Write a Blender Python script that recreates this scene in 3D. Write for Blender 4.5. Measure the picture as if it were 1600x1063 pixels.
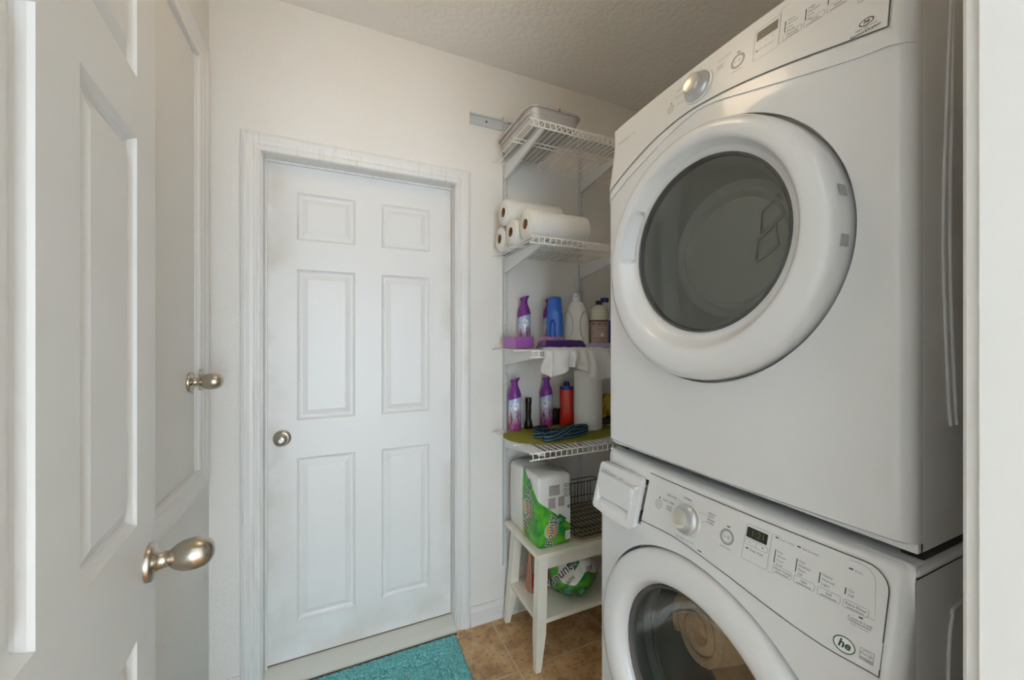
import bpy, bmesh, math, random
from mathutils import Vector, Matrix, noise
random.seed(7)
PI = math.pi
for o in list(bpy.data.objects): bpy.data.objects.remove(o)
scene = bpy.context.scene
COL = scene.collection

# ------------------------------------------------------------------ camera, world, exposure
cam_d = bpy.data.cameras.new('camera'); cam = bpy.data.objects.new('camera', cam_d); COL.objects.link(cam)
YAW = math.atan(276/611)
cam.location = (0, 0, 1.35); cam.rotation_euler = (PI/2, 0, -YAW)
cam_d.sensor_width = 36; cam_d.lens = 36*611/1600; cam_d.shift_y = -1.5/1600; cam_d.clip_start = 0.01
scene.camera = cam
w = bpy.data.worlds.new('world'); scene.world = w; w.use_nodes = True
bg = w.node_tree.nodes['Background']; bg.inputs[0].default_value = (0.74, 0.87, 1.0, 1); bg.inputs[1].default_value = 12.0
vs = scene.view_settings
vs.view_transform = 'Standard'; vs.look = 'None'; vs.gamma = 1; vs.use_curve_mapping = False; vs.exposure = 0.10
LAMP_STRENGTH = 6.0
# daylight enters the hall by a tall window behind the camera: sampling portal in that opening
pd = bpy.data.lights.new('window_hall_offscreen', 'AREA'); pd.shape = 'RECTANGLE'; pd.size = 1.4; pd.size_y = 1.9
pd.cycles.is_portal = True
po = bpy.data.objects.new('window_hall_offscreen', pd); COL.objects.link(po); po.location = (0.15, -2.5, 1.10); po.rotation_euler = (PI/2, 0, PI)

# ------------------------------------------------------------------ materials
MATS = {}
def mat(name, col, rough=0.5, metal=0.0, bump=0.0, bscale=50.0, var=0.0, vscale=8.0, spec=0.5, coat=0.0, emit=None, trans=0.0, detail=4, sss=0):
    m = bpy.data.materials.new(name); m.use_nodes = True; nt = m.node_tree; N = nt.nodes; L = nt.links
    b = N['Principled BSDF']
    b.inputs['Base Color'].default_value = (*col, 1); b.inputs['Roughness'].default_value = rough; b.inputs['Metallic'].default_value = metal
    b.inputs['Specular IOR Level'].default_value = spec; b.inputs['Coat Weight'].default_value = coat; b.inputs['Transmission Weight'].default_value = trans
    tc = N.new('ShaderNodeTexCoord')
    if var:
        n = N.new('ShaderNodeTexNoise'); n.inputs['Scale'].default_value = vscale; n.inputs['Detail'].default_value = 5
        L.new(tc.outputs['Object'], n.inputs['Vector'])
        mx = N.new('ShaderNodeMix'); mx.data_type = 'RGBA'
        mx.inputs[6].default_value = (*[max(0, c*(1-var)) for c in col], 1); mx.inputs[7].default_value = (*[min(1, c*(1+var)) for c in col], 1)
        L.new(n.outputs['Fac'], mx.inputs[0]); L.new(mx.outputs[2], b.inputs['Base Color'])
    if bump:
        n2 = N.new('ShaderNodeTexNoise'); n2.inputs['Scale'].default_value = bscale; n2.inputs['Detail'].default_value = detail
        L.new(tc.outputs['Object'], n2.inputs['Vector'])
        bp = N.new('ShaderNodeBump'); bp.inputs['Strength'].default_value = bump; bp.inputs['Distance'].default_value = 0.004
        L.new(n2.outputs['Fac'], bp.inputs['Height']); L.new(bp.outputs['Normal'], b.inputs['Normal'])
    if emit:
        b.inputs['Emission Color'].default_value = (*emit[0], 1); b.inputs['Emission Strength'].default_value = emit[1]
    MATS[name] = m
    return m
def nodes_of(m): return m.node_tree.nodes, m.node_tree.links, m.node_tree.nodes['Principled BSDF']

mat('wall', (0.81, 0.785, 0.74), 0.85, bump=0.55, bscale=75, var=0.02, spec=0.2)
mat('ceiling', (0.88, 0.86, 0.82), 0.9, bump=0.9, bscale=45, spec=0.15, detail=6)
mat('paint', (0.78, 0.765, 0.735), 0.42, bump=0.05, bscale=30)
mat('slab', (0.78, 0.755, 0.715), 0.6)
mat('white_plastic', (0.80, 0.81, 0.82), 0.22, spec=0.5, coat=0.3)
mat('console', (0.78, 0.79, 0.79), 0.28)
mat('cabinet', (0.80, 0.81, 0.82), 0.35)
mat('ink', (0.05, 0.055, 0.06), 0.5)
mat('ink_grey', (0.16, 0.165, 0.17), 0.5)
mat('ink_light', (0.34, 0.35, 0.36), 0.5)
mat('seam', (0.06, 0.065, 0.07), 0.6)
mat('lcd', (0.035, 0.038, 0.03), 0.15)
mat('lcd_seg', (0.085, 0.085, 0.05), 0.3)
mat('lcd_dryer', (0.13, 0.12, 0.105), 0.3)
mat('silver', (0.60, 0.62, 0.65), 0.3, metal=0.55)
mat('silver_face', (0.74, 0.70, 0.63), 0.28, metal=0.6)
mat('nickel', (0.52, 0.47, 0.40), 0.27, metal=1.0)
mat('chrome_badge', (0.42, 0.42, 0.43), 0.3, metal=0.5)
mat('steel_drum', (0.55, 0.55, 0.53), 0.35, metal=0.8)
mat('gasket', (0.10, 0.10, 0.10), 0.5)
mat('bowl_grey', (0.62, 0.64, 0.62), 0.35)
mat('badge_green', (0.02, 0.10, 0.07), 0.4)
mat('white_ink', (0.88, 0.88, 0.86), 0.5)
mat('wire', (0.88, 0.87, 0.83), 0.4)
mat('standard', (0.74, 0.75, 0.74), 0.35)
mat('rail', (0.62, 0.66, 0.68), 0.35, metal=0.3)
mat('pan', (0.52, 0.50, 0.475), 0.5, metal=0.35, var=0.12, vscale=25)
mat('pan_dark', (0.30, 0.29, 0.28), 0.35, metal=0.8)
mat('red_mark', (0.45, 0.10, 0.06), 0.5)
mat('core', (0.30, 0.16, 0.07), 0.9)
mat('purple_cap', (0.19, 0.03, 0.27), 0.3)
mat('navy', (0.02, 0.02, 0.11), 0.35)
mat('dark_purple', (0.055, 0.018, 0.14), 0.3, bump=0.5, bscale=40)
mat('lavender', (0.44, 0.19, 0.50), 0.5, var=0.2, vscale=40)
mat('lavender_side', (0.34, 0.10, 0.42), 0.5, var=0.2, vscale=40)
mat('lilac', (0.36, 0.35, 0.60), 0.5, var=0.2, vscale=30)
mat('pinkpack', (0.50, 0.24, 0.42), 0.4, var=0.35, vscale=40)
mat('blue_bottle', (0.03, 0.14, 0.58), 0.28)
mat('jug', (0.76, 0.75, 0.70), 0.4)
mat('cream_bottle', (0.62, 0.62, 0.50), 0.35)
mat('black_plastic', (0.02, 0.02, 0.022), 0.35)
mat('brown_ink', (0.13, 0.08, 0.07), 0.5)
mat('meyer_label', (0.46, 0.35, 0.31), 0.6)
mat('clear_white', (0.70, 0.72, 0.78), 0.3)
mat('blue_cap', (0.02, 0.025, 0.25), 0.35)
mat('blue_label', (0.015, 0.04, 0.36), 0.4, var=0.3, vscale=60)
mat('red_bottle', (0.66, 0.035, 0.015), 0.32)
mat('olive', (0.27, 0.26, 0.028), 0.85, bump=0.6, bscale=300, var=0.2, vscale=150)
mat('flash', (0.035, 0.03, 0.028), 0.25, metal=0.5)
mat('strap_black', (0.012, 0.014, 0.02), 0.8)
mat('strap_blue', (0.08, 0.30, 0.44), 0.75)
mat('yellow', (0.52, 0.36, 0.02), 0.7)
mat('table_white', (0.86, 0.82, 0.71), 0.45, var=0.03, vscale=6)
mat('rack_wire', (0.10, 0.095, 0.085), 0.35, metal=0.7)
mat('rack_tray', (0.62, 0.57, 0.40), 0.5, var=0.15, vscale=15)
mat('pack_white', (0.78, 0.78, 0.74), 0.4)
mat('pack_green_dark', (0.015, 0.19, 0.06), 0.35)
mat('pack_yellow', (0.78, 0.50, 0.03), 0.4)
mat('pack_orange', (0.78, 0.27, 0.05), 0.4)
mat('pack_teal', (0.35, 0.62, 0.62), 0.4)
mat('pack_print', (0.40, 0.37, 0.34), 0.6, var=0.45, vscale=160)
mat('barcode', (0.46, 0.35, 0.42), 0.6)
mat('seal_blue', (0.08, 0.32, 0.60), 0.5)
mat('orange_bag', (0.56, 0.20, 0.09), 0.35, bump=0.3, bscale=30)
mat('bag_window', (0.30, 0.33, 0.29), 0.3, var=0.4, vscale=30)
mat('bag_red', (0.50, 0.03, 0.08), 0.4)
mat('rug_roll', (0.56, 0.47, 0.34), 0.95, bump=1.0, bscale=180, var=0.25, vscale=90)
mat('laundry', (0.36, 0.30, 0.24), 0.95, bump=0.8, bscale=60, var=0.3, vscale=12)
mat('grout', (0.62, 0.49, 0.34), 0.9, bump=0.4, bscale=120)
mat('sill', (0.74, 0.73, 0.66), 0.5, var=0.05)
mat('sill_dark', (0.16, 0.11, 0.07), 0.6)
mat('lamp_glass', (0.9, 0.85, 0.75), 0.4, emit=((1.0, 0.76, 0.48), LAMP_STRENGTH))
mat('hall_floor', (0.45, 0.37, 0.28), 0.6)

# doors with worn, hand-stained edges (stain patches of their own shape)
def door_paint(name, base, stains):
    m = mat(name, base, 0.42); N, L, b = nodes_of(m)
    tc = N.new('ShaderNodeTexCoord'); sep = N.new('ShaderNodeSeparateXYZ'); L.new(tc.outputs['Object'], sep.inputs[0])
    # faint embossed wood grain
    mp = N.new('ShaderNodeMapping'); mp.inputs['Scale'].default_value = (160, 60, 9); L.new(tc.outputs['Object'], mp.inputs[0])
    g = N.new('ShaderNodeTexNoise'); g.inputs['Scale'].default_value = 1.0; g.inputs['Detail'].default_value = 3; L.new(mp.outputs[0], g.inputs['Vector'])
    bp = N.new('ShaderNodeBump'); bp.inputs['Strength'].default_value = 0.10; bp.inputs['Distance'].default_value = 0.002
    L.new(g.outputs['Fac'], bp.inputs['Height']); L.new(bp.outputs[0], b.inputs['Normal'])
    n = N.new('ShaderNodeTexNoise'); n.inputs['Scale'].default_value = 5; n.inputs['Detail'].default_value = 6; L.new(tc.outputs['Object'], n.inputs['Vector'])
    prev = None
    for axis, a, bb, amt in stains:      # smooth ramp from a (full) to bb (none) along an axis
        r = N.new('ShaderNodeMapRange'); r.inputs[1].default_value = a; r.inputs[2].default_value = bb; r.inputs[3].default_value = amt; r.inputs[4].default_value = 0
        L.new(sep.outputs[axis], r.inputs[0])
        mu = N.new('ShaderNodeMath'); mu.operation = 'MULTIPLY'; L.new(r.outputs[0], mu.inputs[0])
        cr = N.new('ShaderNodeMapRange'); cr.inputs[1].default_value = 0.42; cr.inputs[2].default_value = 0.66; L.new(n.outputs['Fac'], cr.inputs[0])
        L.new(cr.outputs[0], mu.inputs[1])
        if prev is None: prev = mu
        else:
            ad = N.new('ShaderNodeMath'); ad.operation = 'MAXIMUM'; L.new(prev.outputs[0], ad.inputs[0]); L.new(mu.outputs[0], ad.inputs[1]); prev = ad
    if prev:
        mx = N.new('ShaderNodeMix'); mx.data_type = 'RGBA'; mx.inputs[6].default_value = (*base, 1); mx.inputs[7].default_value = (0.42, 0.33, 0.20, 1)
        L.new(prev.outputs[0], mx.inputs[0]); L.new(mx.outputs[2], b.inputs['Base Color'])
    return m
door_paint('door_back', (0.78, 0.765, 0.735), [('X', 0.0, 0.12, 0.42), ('Z', 0.0, 0.30, 0.38), ('X', 0.758, 0.70, 0.36)])
door_paint('door_near', (0.78, 0.765, 0.735), [])
door_paint('casing', (0.78, 0.765, 0.735), [('X', -0.268, -0.262, 0.0)])
m = MATS['casing']; N, L, b = nodes_of(m)
tc = N.new('ShaderNodeTexCoord'); mp = N.new('ShaderNodeMapping'); mp.inputs['Scale'].default_value = (90, 30, 5); L.new(tc.outputs['Object'], mp.inputs[0])
n = N.new('ShaderNodeTexNoise'); n.inputs['Detail'].default_value = 5; n.inputs['Scale'].default_value = 1; L.new(mp.outputs[0], n.inputs['Vector'])
r = N.new('ShaderNodeMapRange'); r.inputs[1].default_value = 0.55; r.inputs[2].default_value = 0.8; r.inputs[4].default_value = 0.45; L.new(n.outputs['Fac'], r.inputs[0])
mx = N.new('ShaderNodeMix'); mx.data_type = 'RGBA'; mx.inputs[6].default_value = (0.78, 0.765, 0.735, 1); mx.inputs[7].default_value = (0.50, 0.41, 0.25, 1)
L.new(r.outputs[0], mx.inputs[0]); L.new(mx.outputs[2], b.inputs['Base Color'])

# floor tile: mottled brown stone look
m = mat('tile', (0.3, 0.2, 0.1), 0.35); N, L, b = nodes_of(m)
geo = N.new('ShaderNodeNewGeometry')
n1 = N.new('ShaderNodeTexNoise'); n1.inputs['Scale'].default_value = 9; n1.inputs['Detail'].default_value = 8; n1.inputs['Roughness'].default_value = 0.7; L.new(geo.outputs['Position'], n1.inputs['Vector'])
cr = N.new('ShaderNodeValToRGB'); L.new(n1.outputs['Fac'], cr.inputs[0])
e = cr.color_ramp.elements; e[0].position = 0.30; e[0].color = (0.26, 0.135, 0.055, 1); e[1].position = 0.72; e[1].color = (0.80, 0.54, 0.29, 1)
x = e.new(0.5); x.color = (0.58, 0.35, 0.165, 1)
n2 = N.new('ShaderNodeTexNoise'); n2.inputs['Scale'].default_value = 55; n2.inputs['Detail'].default_value = 4; L.new(geo.outputs['Position'], n2.inputs['Vector'])
r = N.new('ShaderNodeMapRange'); r.inputs[1].default_value = 0.56; r.inputs[2].default_value = 0.68; r.inputs[4].default_value = 0.65; L.new(n2.outputs['Fac'], r.inputs[0])
mx = N.new('ShaderNodeMix'); mx.data_type = 'RGBA'; mx.inputs[7].default_value = (0.15, 0.09, 0.05, 1); L.new(cr.outputs[0], mx.inputs[6]); L.new(r.outputs[0], mx.inputs[0])
L.new(mx.outputs[2], b.inputs['Base Color'])
bp = N.new('ShaderNodeBump'); bp.inputs['Strength'].default_value = 0.25; bp.inputs['Distance'].default_value = 0.003; L.new(n1.outputs['Fac'], bp.inputs['Height']); L.new(bp.outputs[0], b.inputs['Normal'])

# bath mat pile
m = mat('teal', (0.1, 0.4, 0.42), 0.95, bump=0.8, bscale=400); N, L, b = nodes_of(m)
geo = N.new('ShaderNodeNewGeometry'); n1 = N.new('ShaderNodeTexNoise'); n1.inputs['Scale'].default_value = 170; n1.inputs['Detail'].default_value = 3; L.new(geo.outputs['Position'], n1.inputs['Vector'])
cr = N.new('ShaderNodeValToRGB'); L.new(n1.outputs['Fac'], cr.inputs[0]); e = cr.color_ramp.elements
e[0].position = 0.32; e[0].color = (0.07, 0.38, 0.42, 1); e[1].position = 0.62; e[1].color = (0.34, 0.84, 0.84, 1); L.new(cr.outputs[0], b.inputs['Base Color'])

# paper towel: quilted emboss
m = mat('towel', (0.83, 0.82, 0.77), 0.9); N, L, b = nodes_of(m)
tc = N.new('ShaderNodeTexCoord'); wv = []
for rot in (0.7, -0.7):
    mp = N.new('ShaderNodeMapping'); mp.inputs['Rotation'].default_value = (rot, rot, 0); L.new(tc.outputs['Object'], mp.inputs[0])
    wn = N.new('ShaderNodeTexWave'); wn.inputs['Scale'].default_value = 32; wn.bands_direction = 'Z'; L.new(mp.outputs[0], wn.inputs['Vector']); wv.append(wn)
ad = N.new('ShaderNodeMath'); ad.operation = 'MULTIPLY'; L.new(wv[0].outputs['Fac'], ad.inputs[0]); L.new(wv[1].outputs['Fac'], ad.inputs[1])
bp = N.new('ShaderNodeBump'); bp.inputs['Strength'].default_value = 0.5; bp.inputs['Distance'].default_value = 0.002; L.new(ad.outputs[0], bp.inputs['Height']); L.new(bp.outputs[0], b.inputs['Normal'])

# napkin pack print: green below a slanting line, white above
def pack_mat(name, coef, green=(0.05, 0.40, 0.03)):
    m = mat(name, (0.8, 0.8, 0.8), 0.35); N, L, b = nodes_of(m)
    tc = N.new('ShaderNodeTexCoord'); dp = N.new('ShaderNodeVectorMath'); dp.operation = 'DOT_PRODUCT'; dp.inputs[1].default_value = coef[:3]; L.new(tc.outputs['Object'], dp.inputs[0])
    gt = N.new('ShaderNodeMath'); gt.operation = 'LESS_THAN'; gt.inputs[1].default_value = coef[3]; L.new(dp.outputs['Value'], gt.inputs[0])
    n = N.new('ShaderNodeTexNoise'); n.inputs['Scale'].default_value = 22; L.new(tc.outputs['Object'], n.inputs['Vector'])
    gx = N.new('ShaderNodeMix'); gx.data_type = 'RGBA'; gx.inputs[6].default_value = (0.012, 0.27, 0.035, 1); gx.inputs[7].default_value = (0.14, 0.52, 0.03, 1)
    r = N.new('ShaderNodeMapRange'); r.inputs[1].default_value = 0.38; r.inputs[2].default_value = 0.62; L.new(n.outputs['Fac'], r.inputs[0]); L.new(r.outputs[0], gx.inputs[0])
    mx = N.new('ShaderNodeMix'); mx.data_type = 'RGBA'; mx.inputs[6].default_value = (0.80, 0.80, 0.77, 1); L.new(gx.outputs[2], mx.inputs[7]); L.new(gt.outputs[0], mx.inputs[0])
    L.new(mx.outputs[2], b.inputs['Base Color'])
    return m
pack_mat('pack_print_body', (0.755, -0.753, 1.0, 0.2))

# air freshener can print: pale blue sky over lavender flowers
m = mat('can_print', (0.5, 0.6, 0.8), 0.25, metal=0.1); N, L, b = nodes_of(m)
tc = N.new('ShaderNodeTexCoord'); sep = N.new('ShaderNodeSeparateXYZ'); L.new(tc.outputs['Object'], sep.inputs[0])
cr = N.new('ShaderNodeValToRGB'); e = cr.color_ramp.elements
r = N.new('ShaderNodeMapRange'); r.inputs[2].default_value = 0.17; L.new(sep.outputs['Z'], r.inputs[0]); L.new(r.outputs[0], cr.inputs[0])
e[0].position = 0.0; e[0].color = (0.55, 0.09, 0.38, 1); e[1].position = 1.0; e[1].color = (0.40, 0.52, 0.80, 1)
for p, c in ((0.18, (0.45, 0.10, 0.36, 1)), (0.34, (0.52, 0.45, 0.62, 1)), (0.6, (0.62, 0.68, 0.84, 1))): x = e.new(p); x.color = c
mp = N.new('ShaderNodeMapping'); mp.inputs['Scale'].default_value = (60, 60, 22); mp.inputs['Rotation'].default_value = (0.5, 0.4, 0); L.new(tc.outputs['Object'], mp.inputs[0])
n = N.new('ShaderNodeTexNoise'); n.inputs['Scale'].default_value = 1; n.inputs['Detail'].default_value = 3; L.new(mp.outputs[0], n.inputs['Vector'])
r2 = N.new('ShaderNodeMapRange'); r2.inputs[1].default_value = 0.5; r2.inputs[2].default_value = 0.6; L.new(n.outputs['Fac'], r2.inputs[0])
r3 = N.new('ShaderNodeMapRange'); r3.inputs[1].default_value = 0.115; r3.inputs[2].default_value = 0.06; L.new(sep.outputs['Z'], r3.inputs[0])
mu = N.new('ShaderNodeMath'); mu.operation = 'MULTIPLY'; L.new(r2.outputs[0], mu.inputs[0]); L.new(r3.outputs[0], mu.inputs[1])
mx = N.new('ShaderNodeMix'); mx.data_type = 'RGBA'; mx.inputs[7].default_value = (0.28, 0.05, 0.12, 1); L.new(cr.outputs[0], mx.inputs[6]); L.new(mu.outputs[0], mx.inputs[0]); L.new(mx.outputs[2], b.inputs['Base Color'])

# glass: tinted see-through with fresnel reflection
def glass(name, tint, refl=0.05, scale=1.0):
    m = bpy.data.materials.new(name); m.use_nodes = True; N = m.node_tree.nodes; L = m.node_tree.links; N.clear()
    out = N.new('ShaderNodeOutputMaterial'); t = N.new('ShaderNodeBsdfTransparent'); t.inputs[0].default_value = (*tint, 1)
    g = N.new('ShaderNodeBsdfGlossy'); g.inputs['Roughness'].default_value = 0.03; g.inputs['Color'].default_value = (0.9, 0.92, 0.92, 1)
    f = N.new('ShaderNodeFresnel'); f.inputs[0].default_value = 1.5
    a = N.new('ShaderNodeMath'); a.operation = 'MULTIPLY_ADD'; a.inputs[1].default_value = scale; a.inputs[2].default_value = refl; L.new(f.outputs[0], a.inputs[0])
    x = N.new('ShaderNodeMixShader'); L.new(a.outputs[0], x.inputs[0]); L.new(t.outputs[0], x.inputs[1]); L.new(g.outputs[0], x.inputs[2]); L.new(x.outputs[0], out.inputs[0])
    MATS[name] = m
glass('glass_dryer', (0.74, 0.755, 0.73), 0.03)
glass('glass_washer', (0.92, 0.91, 0.89), 0.0, 0.30)
# thin white plastic sheet
m = mat('plastic_bag', (0.84, 0.83, 0.80), 0.4, bump=0.4, bscale=60); N, L, b = nodes_of(m)
tr = N.new('ShaderNodeBsdfTranslucent'); tr.inputs[0].default_value = (0.8, 0.79, 0.76, 1); sh = N.new('ShaderNodeMixShader'); sh.inputs[0].default_value = 0.35
L.new(b.outputs[0], sh.inputs[1]); L.new(tr.outputs[0], sh.inputs[2]); L.new(sh.outputs[0], N['Material Output'].inputs[0])

# ------------------------------------------------------------------ mesh helpers
def wl(o):
    v = Vector((0, 0, 0))
    while o is not None: v = v + o.location; o = o.parent
    return v
def obj(name, V, F, m, parent=None, smooth=None, bevel=0, seg=2, local=False, origin=None, fm=None):
    """one mesh object; V in world space unless local; smooth = auto-smooth angle in degrees"""
    off = Vector((0, 0, 0)) if local else (wl(parent) if parent else Vector(origin or (0, 0, 0)))
    me = bpy.data.meshes.new(name); me.from_pydata([tuple(Vector(v)-off) for v in V], [], [tuple(f) for f in F])
    ms = m if isinstance(m, (list, tuple)) else [m]
    for k in ms: me.materials.append(MATS[k])
    if fm: me.polygons.foreach_set('material_index', fm)
    bm = bmesh.new(); bm.from_mesh(me); bmesh.ops.recalc_face_normals(bm, faces=bm.faces); bm.to_mesh(me); bm.free()
    if smooth:
        me.polygons.foreach_set('use_smooth', [True]*len(me.polygons)); me.set_sharp_from_angle(angle=math.radians(smooth))
    me.update()
    o = bpy.data.objects.new(name, me); COL.objects.link(o)
    if parent: o.parent = parent
    else: o.location = off if not local else (0, 0, 0)
    if bevel:
        b = o.modifiers.new('bevel', 'BEVEL'); b.width = bevel; b.segments = seg; b.limit_method = 'ANGLE'; b.angle_limit = math.radians(40)
    return o
def copy_of(src, parent, loc=(0, 0, 0), name=None):
    c = src.copy(); COL.objects.link(c); c.parent = parent; c.location = loc
    return c
def tag(o, label=None, cat=None, group=None, kind=None):
    if label: o['label'] = label
    if cat: o['category'] = cat
    if group: o['group'] = group
    if kind: o['kind'] = kind
    return o
def thing(name, label, cat, loc, group=None, kind=None):
    o = bpy.data.objects.new(name, None); COL.objects.link(o); o.location = loc; o.empty_display_size = 0.05
    return tag(o, label, cat, group, kind)
def box(x0, x1, y0, y1, z0, z1):
    V = [(x0, y0, z0), (x1, y0, z0), (x1, y1, z0), (x0, y1, z0), (x0, y0, z1), (x1, y0, z1), (x1, y1, z1), (x0, y1, z1)]
    return V, [(0, 3, 2, 1), (4, 5, 6, 7), (0, 1, 5, 4), (1, 2, 6, 5), (2, 3, 7, 6), (3, 0, 4, 7)]
def join(*parts):
    V, F = [], []
    for v, f in parts:
        n = len(V); V += [tuple(q) for q in v]; F += [tuple(i+n for i in q) for q in f]
    return V, F
def lathe(prof, c, axis=(0, 0, 1), n=32, shift=None, a0=0, a1=2*PI, capa=False, capb=False):
    """prof: list of (radius, distance along axis); shift(i) -> extra centre offset of ring i"""
    A = Vector(axis).normalized(); U = A.orthogonal().normalized() if abs(A.z) < 0.9 else Vector((1, 0, 0)); W = A.cross(U)
    full = abs(a1-a0-2*PI) < 1e-6; m_ = n if full else n+1
    V, F = [], []
    for i, (r, t) in enumerate(prof):
        cc = Vector(c)+A*t+(Vector(shift(i)) if shift else Vector())
        for k in range(m_):
            a = a0+(a1-a0)*k/n; V.append(cc+(U*math.cos(a)+W*math.sin(a))*r)
    for i in range(len(prof)-1):
        for k in range(n):
            k2 = (k+1) % m_
            F.append((i*m_+k, i*m_+k2, (i+1)*m_+k2, (i+1)*m_+k))
    if capa: F.append(tuple(range(m_))[::-1])
    if capb: F.append(tuple((len(prof)-1)*m_+k for k in range(m_)))
    return V, F
def tube(path, r, n=6, closed=False):
    P = [Vector(p) for p in path]; V, F = [], []; m_ = len(P)
    prevU = None
    for i, p in enumerate(P):
        if closed: d = P[(i+1) % m_]-P[i-1]
        else: d = P[min(i+1, m_-1)]-P[max(i-1, 0)]
        d.normalize()
        if prevU is None: U = d.orthogonal().normalized()
        else: U = (prevU-d*prevU.dot(d)).normalized()
        prevU = U; W = d.cross(U)
        for k in range(n): a = 2*PI*k/n; V.append(p+(U*math.cos(a)+W*math.sin(a))*r)
    for i in range(m_ if closed else m_-1):
        j = (i+1) % m_
        for k in range(n): F.append((i*n+k, i*n+(k+1) % n, j*n+(k+1) % n, j*n+k))
    if not closed: F += [tuple(range(n))[::-1], tuple((m_-1)*n+k for k in range(n))]
    return V, F
def prism(pts, d):
    """polygon (list of 3D points) extruded by vector d"""
    n = len(pts); d = Vector(d); V = [Vector(p) for p in pts]+[Vector(p)+d for p in pts]
    return V, [tuple(range(n))[::-1], tuple(range(n, 2*n))]+[(i, (i+1) % n, n+(i+1) % n, n+i) for i in range(n)]
def grid(fn, us, vs):
    V = [fn(u, v) for u in us for v in vs]; n = len(vs)
    return V, [(i*n+j, (i+1)*n+j, (i+1)*n+j+1, i*n+j+1) for i in range(len(us)-1) for j in range(n-1)]
def lin(a, b, n): return [a+(b-a)*i/(n-1) for i in range(n)]
def spline(pts, n=8, closed=False):
    P = [Vector(p) for p in pts]; out = []; m_ = len(P)
    for i in range(m_ if closed else m_-1):
        p0 = P[i-1] if (closed or i > 0) else P[0]; p1 = P[i]; p2 = P[(i+1) % m_]; p3 = P[(i+2) % m_] if (closed or i+2 < m_) else P[-1]
        for k in range(n):
            t = k/n
            out.append(0.5*((2*p1)+(p2-p0)*t+(2*p0-5*p1+4*p2-p3)*t*t+(3*p1-p0-3*p2+p3)*t**3))
    if not closed: out.append(P[-1])
    return out
def text_mesh(s, size, bold=0.0, shear=0.0, align='CENTER', spacing=1.0):
    cu = bpy.data.curves.new('t', 'FONT'); cu.body = s; cu.size = size; cu.align_x = align; cu.align_y = 'CENTER'; cu.offset = bold*size; cu.shear = shear; cu.space_character = spacing; cu.resolution_u = 3
    ob = bpy.data.objects.new('t', cu); me = bpy.data.meshes.new_from_object(ob)
    V = [(v.co.x, v.co.y) for v in me.vertices]; F = [tuple(p.vertices) for p in me.polygons]
    bpy.data.objects.remove(ob); bpy.data.curves.remove(cu); bpy.data.meshes.remove(me)
    return V, F
def put2d(VF, fn):
    V, F = VF
    return [fn(a, b_) for a, b_ in V], F
def frame_fn(pos, right, up, lift=0.0):
    p = Vector(pos); R = Vector(right).normalized(); U = Vector(up).normalized(); Nn = R.cross(U); p = p+Nn*lift
    return lambda a, b_: p+R*a+U*b_
def rr2d(w_, h_, r, n=5):
    pts = []
    for cx, cy, a in ((w_/2-r, h_/2-r, 0), (-w_/2+r, h_/2-r, PI/2), (-w_/2+r, -h_/2+r, PI), (w_/2-r, -h_/2+r, 1.5*PI)):
        for k in range(n+1): t = a+PI/2*k/n; pts.append((cx+r*math.cos(t), cy+r*math.sin(t)))
    return pts
def outline2d(pts, t):
    """thin closed line along a 2D polygon"""
    n = len(pts); V, F = [], []
    for i in range(n):
        a, b_, c = Vector(pts[i-1]), Vector(pts[i]), Vector(pts[(i+1) % n]); d = (c-a)
        if d.length < 1e-9: d = Vector((1, 0))
        d.normalize(); nn = Vector((-d.y, d.x)); V += [tuple(b_+nn*t/2), tuple(b_-nn*t/2)]
    for i in range(n): j = (i+1) % n; F.append((2*i, 2*j, 2*j+1, 2*i+1))
    return V, F
def line2d(pts, t):
    n = len(pts); V, F = [], []
    for i in range(n):
        a, c = Vector(pts[max(i-1, 0)]), Vector(pts[min(i+1, n-1)]); d = (c-a).normalized(); nn = Vector((-d.y, d.x)); b_ = Vector(pts[i]); V += [tuple(b_+nn*t/2), tuple(b_-nn*t/2)]
    return V, [(2*i, 2*i+2, 2*i+3, 2*i+1) for i in range(n-1)]
def fill2d(pts): return list(pts), [tuple(range(len(pts)))]
def ell2d(cx, cy, rx, ry, n=24): return [(cx+rx*math.cos(2*PI*k/n), cy+ry*math.sin(2*PI*k/n)) for k in range(n)]
def rect2d(cx, cy, w_, h_): return [(cx-w_/2, cy-h_/2), (cx+w_/2, cy-h_/2), (cx+w_/2, cy+h_/2), (cx-w_/2, cy+h_/2)]
def move2d(VF, dx, dy): return [(a+dx, b_+dy) for a, b_ in VF[0]], VF[1]
def rot2d(VF, ang): c, s = math.cos(ang), math.sin(ang); return [(a*c-b_*s, a*s+b_*c) for a, b_ in VF[0]], VF[1]

# ------------------------------------------------------------------ the room
XL, XR, YB, YF, H = -0.422, 1.62, 1.763, 0.15, 2.67
DX0, DX1, DZ0, DZ1, DY = -0.253, 0.505, 0.034, 2.065, 1.836       # back door leaf
def struct(name, VF, m, label=None, **k):
    o = obj(name, VF[0], VF[1], m, **k); o['kind'] = 'structure'
    if label: o['label'] = label
    return o
wb = struct('wall_back', join(box(XL-0.1, DX0-0.018, YB, YB+0.12, 0, H), box(DX1+0.018, XR+0.1, YB, YB+0.12, 0, H), box(DX0-0.018, DX1+0.018, YB, YB+0.12, DZ1+0.018, H)), 'wall', 'textured off-white wall with the closed panel door and shelving')
AY0, AY1, AZ0, AZ1 = 0.62, 1.615, 0.912, 2.295                     # access door leaf in the left wall
struct('wall_left', join(box(XL-0.1, XL, YF-0.12, AY0, 0, H), box(XL-0.1, XL, AY1, YB, 0, H), box(XL-0.1, XL, AY0, AY1, 0, AZ0), box(XL-0.1, XL, AY0, AY1, AZ1, H)), 'wall', 'off-white wall holding the raised access door')
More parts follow.
